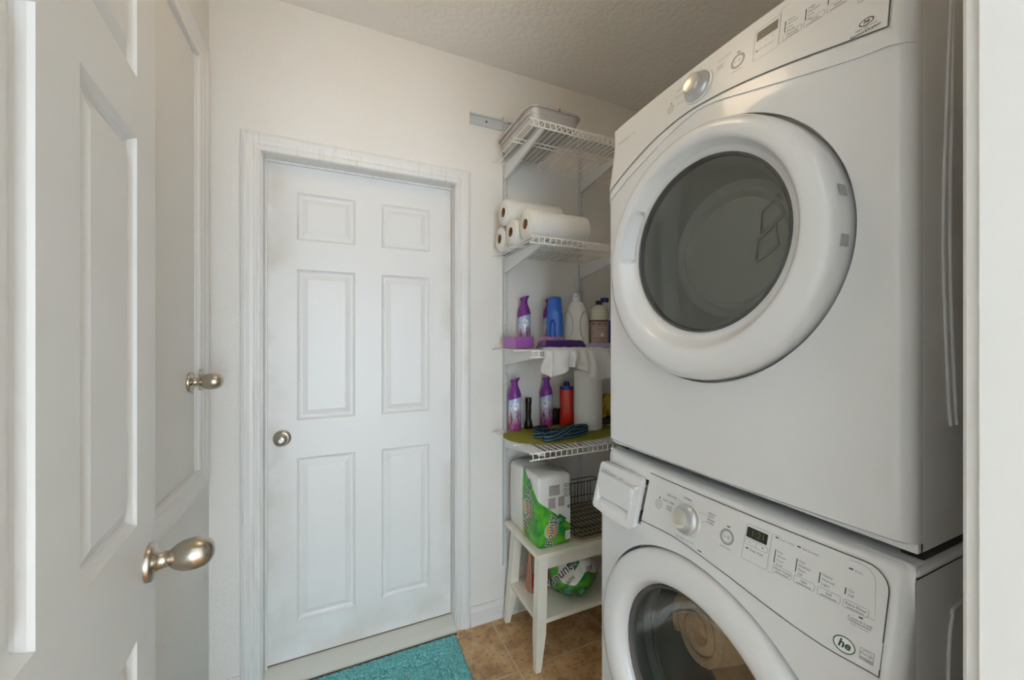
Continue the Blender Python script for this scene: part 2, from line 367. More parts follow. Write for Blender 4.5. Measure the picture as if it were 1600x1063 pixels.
struct('wall_right', box(XR, XR+0.1, YF-0.12, YB, 0, H), 'wall', 'off-white wall behind the stacked machines')
OX0, OX1, OZ = -0.275, 0.552, 2.07
struct('wall_front', join(box(XL-0.1, OX0, 0.08, YF, 0, H), box(OX1, XR+0.1, 0.08, YF, 0, H), box(OX0, OX1, 0.08, YF, OZ, H)), 'wall', 'wall around the open doorway')
struct('ceiling', box(XL-0.1, XR+0.1, 0.03, YB+0.12, H, H+0.08), 'ceiling', 'knockdown textured ceiling')
fl = struct('floor', box(XL-0.1, XR+0.1, -2.2, YB+0.12, -0.06, -0.0015), 'grout', 'brown mottled stone-look tile floor')
# tiles, each one a piece of the floor
T, G = 0.455, 0.006
gx, gy = 0.680, 1.436
def tile_mesh(x0, x1, y0, y1): return box(x0, x1, y0, y1, -0.01, 0.0)
tV, tF = tile_mesh(-T/2+G/2, T/2-G/2, -T/2+G/2, T/2-G/2)
tile0 = None
for i in range(-3, 3):
    for j in range(-6, 2):
        x0, x1, y0, y1 = gx+i*T, gx+(i+1)*T, gy+(j-1)*T, gy+j*T
        cx0, cx1, cy1 = max(x0, XL), min(x1, XR), min(y1, YB+0.1)
        if cx1-cx0 < 0.02 or cy1-y0 < 0.02: continue
        if cx0 == x0 and cx1 == x1 and cy1 == y1:
            if tile0 is None:
                tile0 = obj('tile', tV, tF, 'tile', fl, local=True, bevel=0.0025); tile0.location = ((x0+x1)/2, (y0+y1)/2, 0)
            else: copy_of(tile0, fl, ((x0+x1)/2, (y0+y1)/2, 0))
        else: obj('tile', *tile_mesh(cx0+G/2, cx1-G/2, y0+G/2, cy1-G/2), 'tile', fl, bevel=0.0025)

# moulding profiles: (distance out from the inner edge, proud of the wall)
CAS = [(0, 0), (0, 0.009), (0.003, 0.012), (0.010, 0.012), (0.014, 0.010), (0.020, 0.010), (0.024, 0.013), (0.036, 0.015), (0.046, 0.020), (0.054, 0.020), (0.057, 0.017), (0.062, 0.016), (0.066, 0.012), (0.066, 0)]
def casing(name, P, a0, a1, z0, z1, parent, m, closed=False):
    """P(a, z, proud) -> 3D; moulding round an opening, mitred; open at the floor unless closed"""
    V, F = [], []; n = len(CAS)
    for o_, p in CAS:
        if closed: c = [(a0-o_, z0-o_), (a0-o_, z1+o_), (a1+o_, z1+o_), (a1+o_, z0-o_)]
        else: c = [(a0-o_, z0), (a0-o_, z1+o_), (a1+o_, z1+o_), (a1+o_, z0)]
        V += [P(a, z, p) for a, z in c]
    names = ['leg', 'head', 'leg', 'sill']
    segs = [(0, 1), (1, 2), (2, 3)]+([(3, 0)] if closed else [])
    obs = []
    for s, (i, j) in enumerate(segs):
        vv, ff = [], []
        for k in range(n): vv += [V[k*4+i], V[k*4+j]]
        for k in range(n-1): ff.append((2*k, 2*k+2, 2*k+3, 2*k+1))
        ff += [tuple(2*k for k in range(n)), tuple(2*k+1 for k in range(n))[::-1]]
        obs.append(obj(('casing_leg', 'casing_head', 'casing_leg', 'casing_sill')[s], vv, ff, m, parent))
    return obs
# back door frame
t1 = thing('trim_1', 'moulded white casing round the closed panel door, stained along its edges', None, ((DX0+DX1)/2, YB, 0), kind='structure')
casing('casing', lambda a, z, p: (a, YB-p, z), DX0-0.006, DX1+0.006, 0, DZ1+0.005, t1, 'casing')
for nm, bb in (('jamb', box(DX0-0.018, DX0-0.002, YB, YB+0.12, 0, DZ1+0.018)), ('jamb', box(DX1+0.002, DX1+0.018, YB, YB+0.12, 0, DZ1+0.018)), ('jamb_head', box(DX0-0.002, DX1+0.002, YB, YB+0.12, DZ1+0.004, DZ1+0.018))):
    obj(nm, *bb, 'casing', t1, bevel=0.001)
for bb in (box(DX0-0.001, DX0+0.004, DY-0.014, DY-0.002, 0.03, DZ1), box(DX0, DX1, DY-0.014, DY-0.002, DZ1-0.003, DZ1+0.004)): obj('stop', *bb, 'casing', t1)
sl = [(YB-0.026, 0.0), (YB-0.026, 0.008), (YB-0.022, 0.013), (YB+0.004, 0.021), (YB+0.02, 0.024), (YB+0.06, 0.030), (YB+0.12, 0.030), (YB+0.12, 0)]
th = obj('threshold', *prism([(DX0-0.001, y, z) for y, z in sl], (DX1-DX0+0.002, 0, 0)), 'sill', t1)
obj('threshold_strip', *box(DX0, DX1, YB-0.034, YB-0.026, 0, 0.006), 'sill_dark', t1)  # dark brown strip along the front edge of the threshold
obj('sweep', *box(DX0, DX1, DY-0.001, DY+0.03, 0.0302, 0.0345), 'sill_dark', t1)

# six-panel doors --------------------------------------------------
def door_leaf(root, W, z0, z1, panels, m, thick=0.035):
    """local space: x across, y=0 front (facing -y), z up"""
    xs = sorted({0, W} | {p[0] for p in panels} | {p[1] for p in panels}); zs = sorted({z0, z1} | {p[2] for p in panels} | {p[3] for p in panels})
    V, F = [], []; idx = {}
    def vid(x_, z_):
        if (x_, z_) not in idx: idx[(x_, z_)] = len(V); V.append((x_, 0, z_))
        return idx[(x_, z_)]
    for i in range(len(xs)-1):
        for j in range(len(zs)-1):
            xm, zm = (xs[i]+xs[i+1])/2, (zs[j]+zs[j+1])/2
            if any(p[0] < xm < p[1] and p[2] < zm < p[3] for p in panels): continue
            F.append((vid(xs[i], zs[j]), vid(xs[i+1], zs[j]), vid(xs[i+1], zs[j+1]), vid(xs[i], zs[j+1])))
    bx, bf = box(0, W, 0.0005, thick, z0, z1); bx, bf = bx, [f for k, f in enumerate(bf) if k != 2]
    leaf = obj('leaf', *join((V, F), (bx, bf)), m, root, local=True)
    for (a, b_, c, d) in panels:
        pr = [(0, 0), (0.003, 0.005), (0.009, 0.0105), (0.014, 0.0125), (0.018, 0.0125), (0.040, 0.003), (0.043, 0.003)]
        pv, pf = [], []
        for i_, y_ in pr: pv += [(a+i_, y_, c+i_), (b_-i_, y_, c+i_), (b_-i_, y_, d-i_), (a+i_, y_, d-i_)]
        for k in range(len(pr)-1):
            for q in range(4): pf.append((4*k+q, 4*k+(q+1) % 4, 4*k+4+(q+1) % 4, 4*k+4+q))
        k = 4*(len(pr)-1); pf.append((k, k+1, k+2, k+3))
        obj('panel', pv, pf, m, root, local=True)
    return leaf
d1 = thing('door_1', 'closed white six-panel door with a round knob and stained edges', 'door', (DX0, DY, 0), kind='structure')
px = [(0.109, 0.332), (0.442, 0.656)]
door_leaf(d1, 0.758, DZ0, DZ1, [(a, b_, c, d) for a, b_ in px for c, d in ((0.184, 0.857), (1.014, 1.638), (1.760, 1.955))], 'door_back')
kn = obj('knob', *lathe([(0.0, 0.052), (0.016, 0.052), (0.018, 0.050), (0.0235, 0.046), (0.0255, 0.038), (0.023, 0.028), (0.014, 0.02), (0.013, 0.010)], (DX0+0.056, DY, 0.946), (0, -1, 0), 32), 'nickel', d1, smooth=50)
obj('rosette', *lathe([(0.0, 0.010), (0.020, 0.010), (0.028, 0.008), (0.033, 0.003), (0.033, 0)], (DX0+0.056, DY, 0.946), (0, -1, 0), 32), 'nickel', d1, smooth=50)
obj('turn_button', *lathe([(0.0, 0.058), (0.006, 0.058), (0.0075, 0.0565), (0.0075, 0.050)], (DX0+0.056, DY, 0.946), (0, -1, 0), 20), 'silver', kn, smooth=40)

def egg_knob(root, c, axis, sc=1.0, local=False):
    R = [(0.0, 0.0), (0.034, 0.0), (0.034, 0.006), (0.031, 0.010), (0.020, 0.012), (0.016, 0.016), (0.0145, 0.024), (0.0145, 0.026)]
    K = [(0.0142, 0.0262), (0.0142, 0.030), (0.0175, 0.0335), (0.0225, 0.040), (0.0270, 0.050), (0.0290, 0.061), (0.0288, 0.072), (0.0262, 0.083), (0.0205, 0.092), (0.0115, 0.0975), (0.0, 0.099)]
    f = lambda P: [(r*sc, t*sc) for r, t in P]
    obj('rosette', *lathe(f(R), c, axis, 36), 'nickel', root, smooth=50, local=local)
    return obj('knob', *lathe(f(K), c, axis, 36), 'nickel', root, smooth=60, local=local)
# near door, swung open along the left wall
d2 = thing('door_2', 'white six-panel door swung open, with an egg-shaped satin nickel knob', 'door', (0, 0, 0), kind='structure')
ND = Vector((0.0975, -0.9952, 0)); NN = Vector((0.9952, 0.0975, 0)); NE = Vector((-0.317, 0.972, 0))
# local x runs from the hinge to the free edge, local -y is the face normal
W2 = 0.80
hinge = NE+ND*W2
ang = math.atan2(-ND.y, -ND.x)
d2.location = hinge; d2.rotation_euler = (0, 0, ang)
pz = ((0.185, 0.838), (1.034, 1.691), (1.793, 1.985))
door_leaf(d2, W2, 0.012, 2.045, [(W2-b_, W2-a, c, d) for a, b_ in ((0.106, 0.317), (0.415, 0.626)) for c, d in pz], 'door_near')
egg_knob(d2, (W2-0.045, 0, 0.94), (0, -1, 0), 1.0, local=True)
obj('latch_plate', *box(W2-0.001, W2+0.001, 0.006, 0.029, 0.91, 0.97), 'nickel', d2, local=True)
# access door in the left wall
d3 = thing('door_3', 'flat slab access door raised above the floor, with moulded trim and egg knob', 'door', (XL, (AY0+AY1)/2, AZ0), kind='structure')
obj('leaf', *box(XL-0.035, XL-0.004, AY0+0.003, AY1-0.003, AZ0+0.003, AZ1-0.003), 'slab', d3)
CAS_keep = CAS; CAS = [(o_*1.2, p) for o_, p in CAS]
casing('casing', lambda a, z, p: (XL+p, a, z), AY0, AY1+0.004, AZ0, AZ1, d3, 'paint', closed=True)
CAS = CAS_keep
egg_knob(d3, (XL-0.004, 1.565, 1.212), (1, 0, 0), 0.92)
obj('latch', *box(XL+0.012, XL+0.024, 1.598, 1.606, 1.18, 1.25), 'nickel', d3, bevel=0.002)
# doorway frame next to the camera
t2 = thing('trim_2', 'white jamb and casing of the open doorway beside the machines', None, (OX1, 0.09, 0), kind='structure')
for bb in (box(OX1-0.018, OX1, 0.08, YF, 0, OZ), box(OX0, OX0+0.018, 0.08, YF, 0, OZ), box(OX0+0.018, OX1-0.018, 0.08, YF, OZ-0.018, OZ)): obj('jamb', *bb, 'door_near', t2, bevel=0.001)
casing('casing', lambda a, z, p: (a, YF+p, z), OX0+0.012, OX1-0.012, 0, OZ-0.012, t2, 'door_near')
# baseboards
BB = [(0, 0), (0.020, 0), (0.020, 0.006), (0.016, 0.016), (0.013, 0.020), (0.0125, 0.062), (0.009, 0.070), (0.007, 0.074), (0.006, 0.084), (0, 0.085)]
def base(name, x0, x1, P, label): return struct(name, prism([P(x0, d, z) for d, z in BB], Vector(P(x1, 0, 0))-Vector(P(x0, 0, 0))), 'paint', label)
base('baseboard_back', DX1+0.073, XR, lambda a, d, z: (a, YB-d, z), 'white moulded baseboard running behind the little white table')
base('baseboard_back_corner', XL, DX0-0.073, lambda a, d, z: (a, YB-d, z), 'short white baseboard between door casing and corner')
base('baseboard_left', YF, YB-0.02, lambda a, d, z: (XL+d, a, z), 'white baseboard under the access door')
base('baseboard_right', YF, YB-0.02, lambda a, d, z: (XR-d, a, z), 'white baseboard behind the machines')

# the hall behind the camera, with the tall window that lights the room
HX0, HX1, HY = -1.0, 1.3, -2.6
struct('wall_hall_left', box(HX0-0.1, HX0, HY, 0.08, 0, H), 'wall'); struct('wall_hall_right', box(HX1, HX1+0.1, HY, 0.08, 0, H), 'wall')
struct('wall_hall_corner', join(box(HX0-0.1, XL-0.1, 0.08, 0.15, 0, H)), 'wall')
struct('wall_hall_end', join(box(HX0-0.1, -0.55, HY, HY+0.1, 0, H), box(0.85, HX1+0.1, HY, HY+0.1, 0, H), box(-0.55, 0.85, HY, HY+0.1, 0, 0.15), box(-0.55, 0.85, HY, HY+0.1, 2.05, H)), 'wall')
struct('ceiling_hall', box(HX0-0.1, HX1+0.1, HY, 0.08, H, H+0.08), 'ceiling'); struct('floor_hall', box(HX0-0.1, XL-0.1, HY, 0.08, -0.06, -0.001), 'hall_floor')
wn = thing('window_1_offscreen', 'tall white-framed hall window', None, (0.15, HY, 0.15), kind='structure')
for bb in (box(-0.55, -0.51, HY+0.02, HY+0.06, 0.15, 2.05), box(0.81, 0.85, HY+0.02, HY+0.06, 0.15, 2.05), box(-0.51, 0.81, HY+0.02, HY+0.06, 0.15, 0.19), box(-0.51, 0.81, HY+0.02, HY+0.06, 2.01, 2.05)): obj('window_frame', *bb, 'paint', wn)

# ceiling lamp of the room (just above the picture)
cl = thing('ceiling_light_offscreen', 'round ceiling light with a warm glowing glass globe', 'ceiling light', (0.20, 0.92, H))
obj('lamp_base', *lathe([(0, 0), (0.07, 0), (0.07, -0.02), (0.02, -0.03), (0.02, -0.06), (0.05, -0.065), (0.05, -0.08)], (0.20, 0.92, H), n=32), 'nickel', cl, smooth=40)
obj('lamp_globe_offscreen', *lathe([(0.045, -0.077)]+[(0.13*math.sin(t), -0.20+0.13*math.cos(t)) for t in lin(0.42, PI-0.001, 18)], (0.20, 0.92, H), n=40), 'lamp_glass', cl, smooth=60)

# ------------------------------------------------------------------ washer and dryer
YC, HALF = 0.6175, 0.343
def corner(dy, r=0.022):
    a = abs(dy)-(HALF-r)
    if a <= 0: return 0.0
    a = min(a, r); return r-math.sqrt(max(0, r*r-a*a))
def Sw(Y, z):
    dy = Y-YC
    return min(0.704+0.136*dy*dy+corner(dy)+0.035*max(0, min(1.1, (z-0.865)/0.13)), 0.7615)
def Sd(Y, z):
    dy = Y-YC
    return min(0.736+0.136*dy*dy+corner(dy)+0.03*max(0, min(1.1, (z-1.80)/0.19)), 0.7815)
YS = [YC+d for d in [-HALF+0.022*(1-math.cos(PI/2*k/6)) for k in range(7)]+lin(-0.315, 0.315, 49)+[HALF-0.022+0.022*math.sin(PI/2*k/6) for k in range(7)]]
YS = sorted(set(round(y, 5) for y in YS))
def fascia(name, S, z0, z1, root, m, hole, Xs, topcurve, holeR, bay=None):
    zs = lin(z0, z1, 61); V, F = [], []; rows = []
    # bottom return, front, top roll-over
    rows.append([(Xs, y, z0) for y in YS]); rows.append([(S(y, z0)+0.006, y, z0) for y in YS])
    for i, z in enumerate(zs): rows.append([(S(y, z+0.004 if i == 0 else z), y, z+(0.004 if i == 0 else 0)) for y in YS])
    for dx, dz in topcurve: rows.append([(min(S(y, z1)+dx, Xs+0.05), y, z1+dz) for y in YS])
    n = len(YS)
    for r_ in rows: V += r_
    for i in range(len(rows)-1):
        for j in range(n-1):
            c = [V[i*n+j], V[i*n+j+1], V[(i+1)*n+j+1], V[(i+1)*n+j]]
            if 2 <= i < len(zs)+1 and all(math.hypot(p[1]-hole[0], p[2]-hole[1]) < holeR for p in c): continue
            if bay and 2 <= i < len(zs)+1 and all(bay[0] < p[1] < bay[1] and bay[2] < p[2] < bay[3] for p in c): continue
            F.append((i*n+j, i*n+j+1, (i+1)*n+j+1, (i+1)*n+j))
    # side returns to the cabinet
    for j in (0, n-1):
        b0 = len(V); V += [(Xs, V[i*n+j][1], V[i*n+j][2]) for i in range(len(rows))]
        for i in range(len(rows)-1): F.append((i*n+j, (i+1)*n+j, b0+i+1, b0+i))
    return obj(name, V, F, m, root, smooth=40)
def on(S, lift=0.0012):
    """(Y, z) -> point on the front surface, lifted a little"""
    return lambda y, z: Vector((S(y, z)-lift, y, z))
def dec(S, cy, cz, lift=0.0012):
    """2D decal frame at (cy, cz): a to the viewer's right (-Y), b up, following the surface"""
    return lambda a, b_: Vector((S(cy-a, cz+b_)-lift, cy-a, cz+b_))
def interp(tab, x_):
    if x_ <= tab[0][0]: return tab[0][1]
    for i in range(len(tab)-1):
        a, b_ = tab[i]; c, d = tab[i+1]
        if x_ <= c:
            p0 = tab[max(i-1, 0)]; p3 = tab[min(i+2, len(tab)-1)]; t = (x_-a)/(c-a); h_ = c-a
            m0 = (d-p0[1])/(c-p0[0])*h_; m1 = (p3[1]-b_)/(p3[0]-a)*h_
            return (2*t**3-3*t*t+1)*b_+(t**3-2*t*t+t)*m0+(3*t*t-2*t**3)*d+(t**3-t*t)*m1
    return tab[-1][1]
TX = []                # batches of print: (part name, material, S, parent)
def printed(name, mats_parts, S, root, lift=0.0014):
    pass
def P(name, VF2, S, cy, cz, m, parent, lift=0.0014):
    return obj(name, *put2d(VF2, dec(S, cy, cz, lift)), m, parent)
def Tt(s, size, S, cy, cz, m, parent, align='CENTER', bold=0.01, shear=0, name='lettering', rot=0, lift=0.0014):
    return P(name, rot2d(text_mesh(s, size, bold, shear, align), rot), S, cy, cz, m, parent, lift)

# --- washer
WX = 0.765
wa = thing('washing_machine', 'white front-loading washing machine under the dryer, its detergent drawer pulled out', 'washing machine', (1.1, YC, 0))
cabV = [(WX, YC-HALF, 0.03), (WX, YC+HALF, 0.03), (1.47, YC+HALF, 0.03), (1.47, YC-HALF, 0.03), (WX, YC-HALF, 1.0), (WX, YC+HALF, 1.0), (1.47, YC+HALF, 1.0), (1.47, YC-HALF, 1.0)]
obj('cabinet', cabV, [(0, 1, 2, 3), (0, 3, 7, 4), (1, 5, 6, 2), (3, 2, 6, 7)], 'cabinet', wa)
tp = obj('top_panel', *box(WX+0.002, 1.47, YC-HALF-0.002, YC+HALF+0.002, 0.999, 1.018), 'white_plastic', wa, bevel=0.009, seg=4, smooth=40)
for sx in (0.80, 1.42):
    for sy in (-0.28, 0.28): obj('foot', *lathe([(0.0, 0), (0.025, 0), (0.025, 0.012), (0.012, 0.014), (0.012, 0.032)], (sx, YC+sy, 0), n=16), 'black_plastic', wa)
WC = (YC, 0.565)
fw = fascia('front_panel', Sw, 0.06, 1.0, wa, 'white_plastic', WC, WX, [(0.004, 0.009), (0.012, 0.015), (0.03, 0.0185), (0.055, 0.019)], 0.329, bay=(0.774, 0.9445, 0.874, 0.985))
# console plate
lowW = [(0.2745, 0.853), (0.2968, 0.8600), (0.3647, 0.8590), (0.4401, 0.868), (0.5369, 0.882), (0.6652, 0.894), (0.7639, 0.888), (0.80, 0.884)]
CL, CR, CT = 0.774, 0.297, 1.004
ys = lin(CR, CL, 40)
def plate(S, ys, lo, top, lift, rcor=0.03, nz=9):
    V, F = [], []
    for y in ys:
        a = y-ys[0]; t = top-(rcor-math.sqrt(max(0, rcor**2-(rcor-a)**2)) if a < rcor else 0); b_ = lo(y)
        for k in range(nz): z = b_+(t-b_)*k/(nz-1); V.append((S(y, z)-lift, y, z))
    for i in range(len(ys)-1):
        for k in range(nz-1): F.append((i*nz+k, i*nz+nz+k, i*nz+nz+k+1, i*nz+k+1))
    return V, F
ysr = [CR+0.03*(1-math.cos(PI/2*k/6)) for k in range(6)]+lin(CR+0.03, CL, 36)
cw = obj('console', *plate(Sw, ysr, lambda y: interp(lowW, y), CT, 0.0012), 'console', wa, smooth=40)
def border(S, ys, lo, top, t, lift, left=True, rcor=0.03):
    pts = [(y, lo(y)) for y in reversed(ys)]
    up = []
    for y in ys:
        a = y-ys[0]; up.append((y, top-(rcor-math.sqrt(max(0, rcor**2-(rcor-a)**2)) if a < rcor else 0)))
    pts += up
    return put2d(line2d(pts, t), lambda y, z: Vector((S(y, z)-lift, y, z)))
obj('outline', *border(Sw, ysr, lambda y: interp(lowW, y), CT, 0.0016, 0.002), 'seam', cw)
# knob
def sfr(S, y, z):
    e_ = 0.004; n_ = Vector((-1, (S(y+e_, z)-S(y-e_, z))/(2*e_), (S(y, z+e_)-S(y, z-e_))/(2*e_))).normalized(); return n_
def knob(S, y, z, root, R=0.034):
    n_ = sfr(S, y, z); c = Vector((S(y, z), y, z))
    obj('dial_ring', *lathe([(R*1.08, 0.001), (R*1.08, 0.0035), (R*1.0, 0.004), (R*0.9, 0.004)], c, n_, 40), 'white_plastic', root, smooth=40)
    k_ = obj('dial', *lathe([(R*0.98, 0.002), (R*0.96, 0.007), (R*0.86, 0.012), (R*0.70, 0.015), (R*0.66, 0.024), (R*0.60, 0.027)], c, n_, 40), 'silver', root, smooth=50)
    obj('dial_cap', *lathe([(R*0.595, 0.0272), (R*0.5, 0.0258), (0.0, 0.0250)], c, n_, 40), 'silver_face', k_, smooth=60)
knob(Sw, 0.6421, 0.9422, wa)
def ringp(S, y, z, R, t, m, root, name='button_ring'): return P(name, outline2d(ell2d(0, 0, R, R, 28), t), S, y, z, m, root)
def power_icon(S, y, z, root):
    P('button', fill2d(ell2d(0, 0, 0.0095, 0.0095)), S, y, z, 'white_plastic', root, 0.0013)
    ringp(S, y, z, 0.0100, 0.0012, 'ink_light', root); ringp(S, y, z, 0.0075, 0.0006, 'ink_light', root)
    arc = [(0.0032*math.sin(a), 0.0032*math.cos(a)) for a in lin(0.6, 2*PI-0.6, 14)]
    P('power_symbol', join2(line2d(arc, 0.0007), line2d([(0, 0.001), (0, 0.0042)], 0.0007)), S, y, z, 'ink_grey', root, 0.0018)
    P('indicator', fill2d(rect2d(0, 0.015, 0.006, 0.0022)), S, y, z, 'ink', root)
def join2(*parts):
    V, F = [], []
    for v, f in parts: n = len(V); V += list(v); F += [tuple(i+n for i in q) for q in f]
    return V, F
def play_icon(S, y, z, root, R=0.0135):
    P('button', fill2d(ell2d(0, 0, R*0.82, R*0.82)), S, y, z, 'white_plastic', root, 0.0013)
    ringp(S, y, z, R, 0.0030, 'ink_light', root); ringp(S, y, z, R*0.80, 0.0008, 'ink_grey', root)
    tri = outline2d([(-0.0060, 0.0032), (-0.0060, -0.0032), (-0.0010, 0)], 0.0008)
    P('play_symbol', join2(tri, fill2d(rect2d(0.0025, 0, 0.0008, 0.0064)), fill2d(rect2d(0.005, 0, 0.0008, 0.0064))), S, y, z, 'ink_grey', root, 0.0018)
    P('indicator', fill2d(rect2d(0, 0.0195, 0.007, 0.0022)), S, y, z, 'ink', root)
power_icon(Sw, 0.7285, 0.9441, cw); play_icon(Sw, 0.5448, 0.9476, cw)
Tt('Hold to Start', 0.0042, Sw, 0.5448, 0.9275, 'ink_grey', cw, bold=0)
for s, y, z, a in (('NORMAL', 0.6493, 0.9835, 'CENTER'), ('DELICATES', 0.680, 0.9735, 'RIGHT'), ('BULKY ITEMS', 0.684, 0.9590, 'RIGHT'), ('RAPID\nWASH', 0.688, 0.9455, 'RIGHT'), ('HEAVY\nDUTY', 0.594, 0.9725, 'LEFT'), ('DRAIN\n& SPIN', 0.594, 0.9600, 'LEFT')):
    Tt(s, 0.0058, Sw, y, z, 'ink_grey', cw, a, bold=0.02 if s == 'NORMAL' else 0.01)
for (y0, z0, y1, z1) in ((0.676, 0.9735, 0.662, 0.972), (0.622, 0.967, 0.597, 0.970), (0.6065, 0.951, 0.596, 0.956)):
    obj('guide_line', *put2d(line2d([(y0, z0), (y1, z1)], 0.0006), on(Sw, 0.0014)), 'ink_light', cw)
Tt('CYCLE SIGNALS   MY CYCLE', 0.0040, Sw, 0.640, 0.9015, 'ink_grey', cw, bold=0, rot=0.05); Tt('clean', 0.0052, Sw, 0.598, 0.8960, 'ink', cw, bold=0.03)
# display block
P('display_frame', outline2d(rr2d(0.0475, 0.064, 0.004), 0.0007), Sw, 0.4865, 0.9565, 'ink_light', cw)
dp_ = P('display', fill2d(rr2d(0.039, 0.0185, 0.001, 2)), Sw, 0.4882, 0.9745, 'lcd', cw, 0.0018)
P('digits', text_mesh('1:21', 0.016, 0.01), Sw, 0.486, 0.9745, 'lcd_seg', dp_, 0.0022)
P('button', outline2d(rr2d(0.043, 0.010, 0.003), 0.0006), Sw, 0.4870, 0.9570, 'ink_light', cw)
Tt('Est. Time', 0.0035, Sw, 0.4872, 0.9632, 'ink_light', cw, bold=0)
Tt('\u2013    |    +', 0.008, Sw, 0.4868, 0.9572, 'ink_grey', cw)
P('indicator', fill2d(rect2d(0, 0, 0.0055, 0.0022)), Sw, 0.5025, 0.9455, 'ink', cw); Tt('Delay Wash', 0.0052, Sw, 0.4975, 0.9452, 'ink_grey', cw, 'LEFT')
# option block
ob_ = [(0.4615, 0.9885), (0.3333, 0.9985), (0.322, 0.9955), (0.3145, 0.987), (0.3125, 0.975), (0.3085, 0.9300), (0.4605, 0.9245)]
obj('option_frame', *put2d(outline2d(ob_, 0.0007), on(Sw, 0.0014)), 'ink_light', cw)
for s, y in (('Door Locked', 0.4535), ('Add Garments', 0.4176), ('Done', 0.3436)):
    P('indicator', fill2d(rect2d(0, 0, 0.0055, 0.0022)), Sw, y, 0.9855, 'ink', cw); Tt(s, 0.0042, Sw, y-0.005, 0.9850, 'ink_grey', cw, 'LEFT', bold=0)
COLS = [(0.4526, 0.4375, 'Wash Temp', 'Hot\nWarm\nCool\nCold', 0.9655, 0.9430), (0.4174, 0.4025, 'Spin', 'Fast\nMedium\nSlow\nOff', 0.9662, 0.9450), (0.3822, 0.3670, 'Soil', 'Heavy\nNormal\nLight', 0.9616, 0.9450), (0.3468, 0.3322, 'Extra Rinse', 'On\nOff', 0.9562, 0.9465)]
def columns(S, root, COLS, dz, btn_h=0.0115):
    for y, yb, nm, opts, za, zb in COLS:
        P('bar', fill2d(rect2d(0, 0, 0.0016, za-zb)), S, y, (za+zb)/2, 'ink', root)
        n_ = opts.count('\n')+1; step = 0.0068
        for k, s in enumerate(opts.split('\n')): Tt(s, 0.0056, S, y-0.0035, za-0.002-k*step, 'ink_grey', root, 'LEFT', bold=0)
        P('button', outline2d(rr2d(0.031, btn_h, 0.0028), 0.0007), S, yb, dz, 'ink_light', root)
        Tt(nm, 0.0056, S, yb, dz+0.0012, 'ink_grey', root, bold=0.01); P('bar', fill2d(rect2d(0, -0.0038, 0.022, 0.0011)), S, yb, dz, 'ink_grey', root)
columns(Sw, cw, COLS, 0.9340)
P('indicator', fill2d(rect2d(0, 0, 0.005, 0.0022)), Sw, 0.3245, 0.9245, 'ink', cw)
Tt('Control Lock', 0.0055, Sw, 0.3250, 0.9185, 'ink', cw, bold=0.0); P('bar', fill2d(rect2d(0, 0, 0.028, 0.0009)), Sw, 0.3250, 0.9145, 'ink', cw); Tt('Hold 3 seconds', 0.0034, Sw, 0.3250, 0.9110, 'ink_grey', cw, bold=0)
def he_badge(S, y, z, root, rx=0.0135, ry=0.0105, m1='badge_green'):
    P('badge', fill2d(ell2d(0, 0, rx, ry)), S, y, z, 'white_ink', root, 0.0014); P('badge_ring', outline2d(ell2d(0, 0, rx, ry, 30), 0.0014), S, y, z, m1, root, 0.0017)
    Tt('he', ry*1.5, S, y, z+0.0005, m1, root, bold=0.03, shear=0.2, lift=0.0018)
he_badge(Sw, 0.3395, 0.8775, cw)
P('energy_label', fill2d(rect2d(0, 0, 0.0165, 0.0155)), Sw, 0.3125, 0.8790, 'ink_light', cw, 0.0015); P('energy_label_field', fill2d(rect2d(0, 0.0018, 0.0150, 0.0105)), Sw, 0.3125, 0.8790, 'console', cw, 0.0018)
Tt('energy', 0.0055, Sw, 0.3130, 0.8805, 'ink_grey', cw, shear=0.3, bold=0, lift=0.0021); Tt('ENERGY STAR', 0.0023, Sw, 0.3125, 0.8735, 'white_ink', cw, bold=0, lift=0.0019)
P('energy_arc', line2d([(0.006*math.cos(a), 0.002+0.004*math.sin(a)) for a in lin(0.3, 2.8, 10)], 0.0006), Sw, 0.3125, 0.8790, 'ink_grey', cw, 0.0021)
# detergent drawer, pulled out a little
DYa, DYb = 0.785, 0.955
def drx(z): return 0.688+0.034*(z-0.862)/0.125
pts = rr2d(DYb-DYa, 0.126, 0.010); cyd, czd = (DYa+DYb)/2, 0.924
# pocket (handle) cut as a recessed scoop in the drawer front
dr = None
def front_pt(a, b_, depth=0): z = czd+b_; return Vector((drx(z)+depth+0.6*(a/0.17)**2*0.02, cyd-a, z))
us = lin(-0.085, 0.085, 71); vs_ = lin(-0.063, 0.063, 53)
def scoop(a, b_):
    ca = (a+0.006)/0.066; lowb = -0.049-0.0*a; topb = -0.002-0.012*ca
    inside = max(abs(ca), abs((b_-(lowb+topb)/2)/((topb-lowb)/2)))
    return 0.034*max(0, min(1, (1-inside)/0.10))*(0.12+0.88*min(1, max(0, (b_-lowb)/(topb-lowb))))
def drawer_front(a, b_):
    r_ = 0.012; ax, bx_ = abs(a)-(0.085-r_), abs(b_)-(0.063-r_)
    if ax > 0 and bx_ > 0:
        l = math.hypot(ax, bx_); f_ = r_*max(ax, bx_)/r_/l if l else 1
        a = math.copysign(0.085-r_+ax*f_, a); b_ = math.copysign(0.063-r_+bx_*f_, b_)
    sag = -0.003*(1-(a/0.085)**2) if b_ < -0.055 else 0
    return front_pt(a, b_+sag, scoop(a, b_))
gv, gf = grid(drawer_front, us, vs_)
nb = len(gv); rim = [i*53 for i in range(71)]+[70*53+j for j in range(1, 53)]+[i*53+52 for i in range(69, -1, -1)]+[j for j in range(51, 0, -1)]
gv2 = gv+[gv[i]+Vector((0.016, 0, 0)) for i in rim]
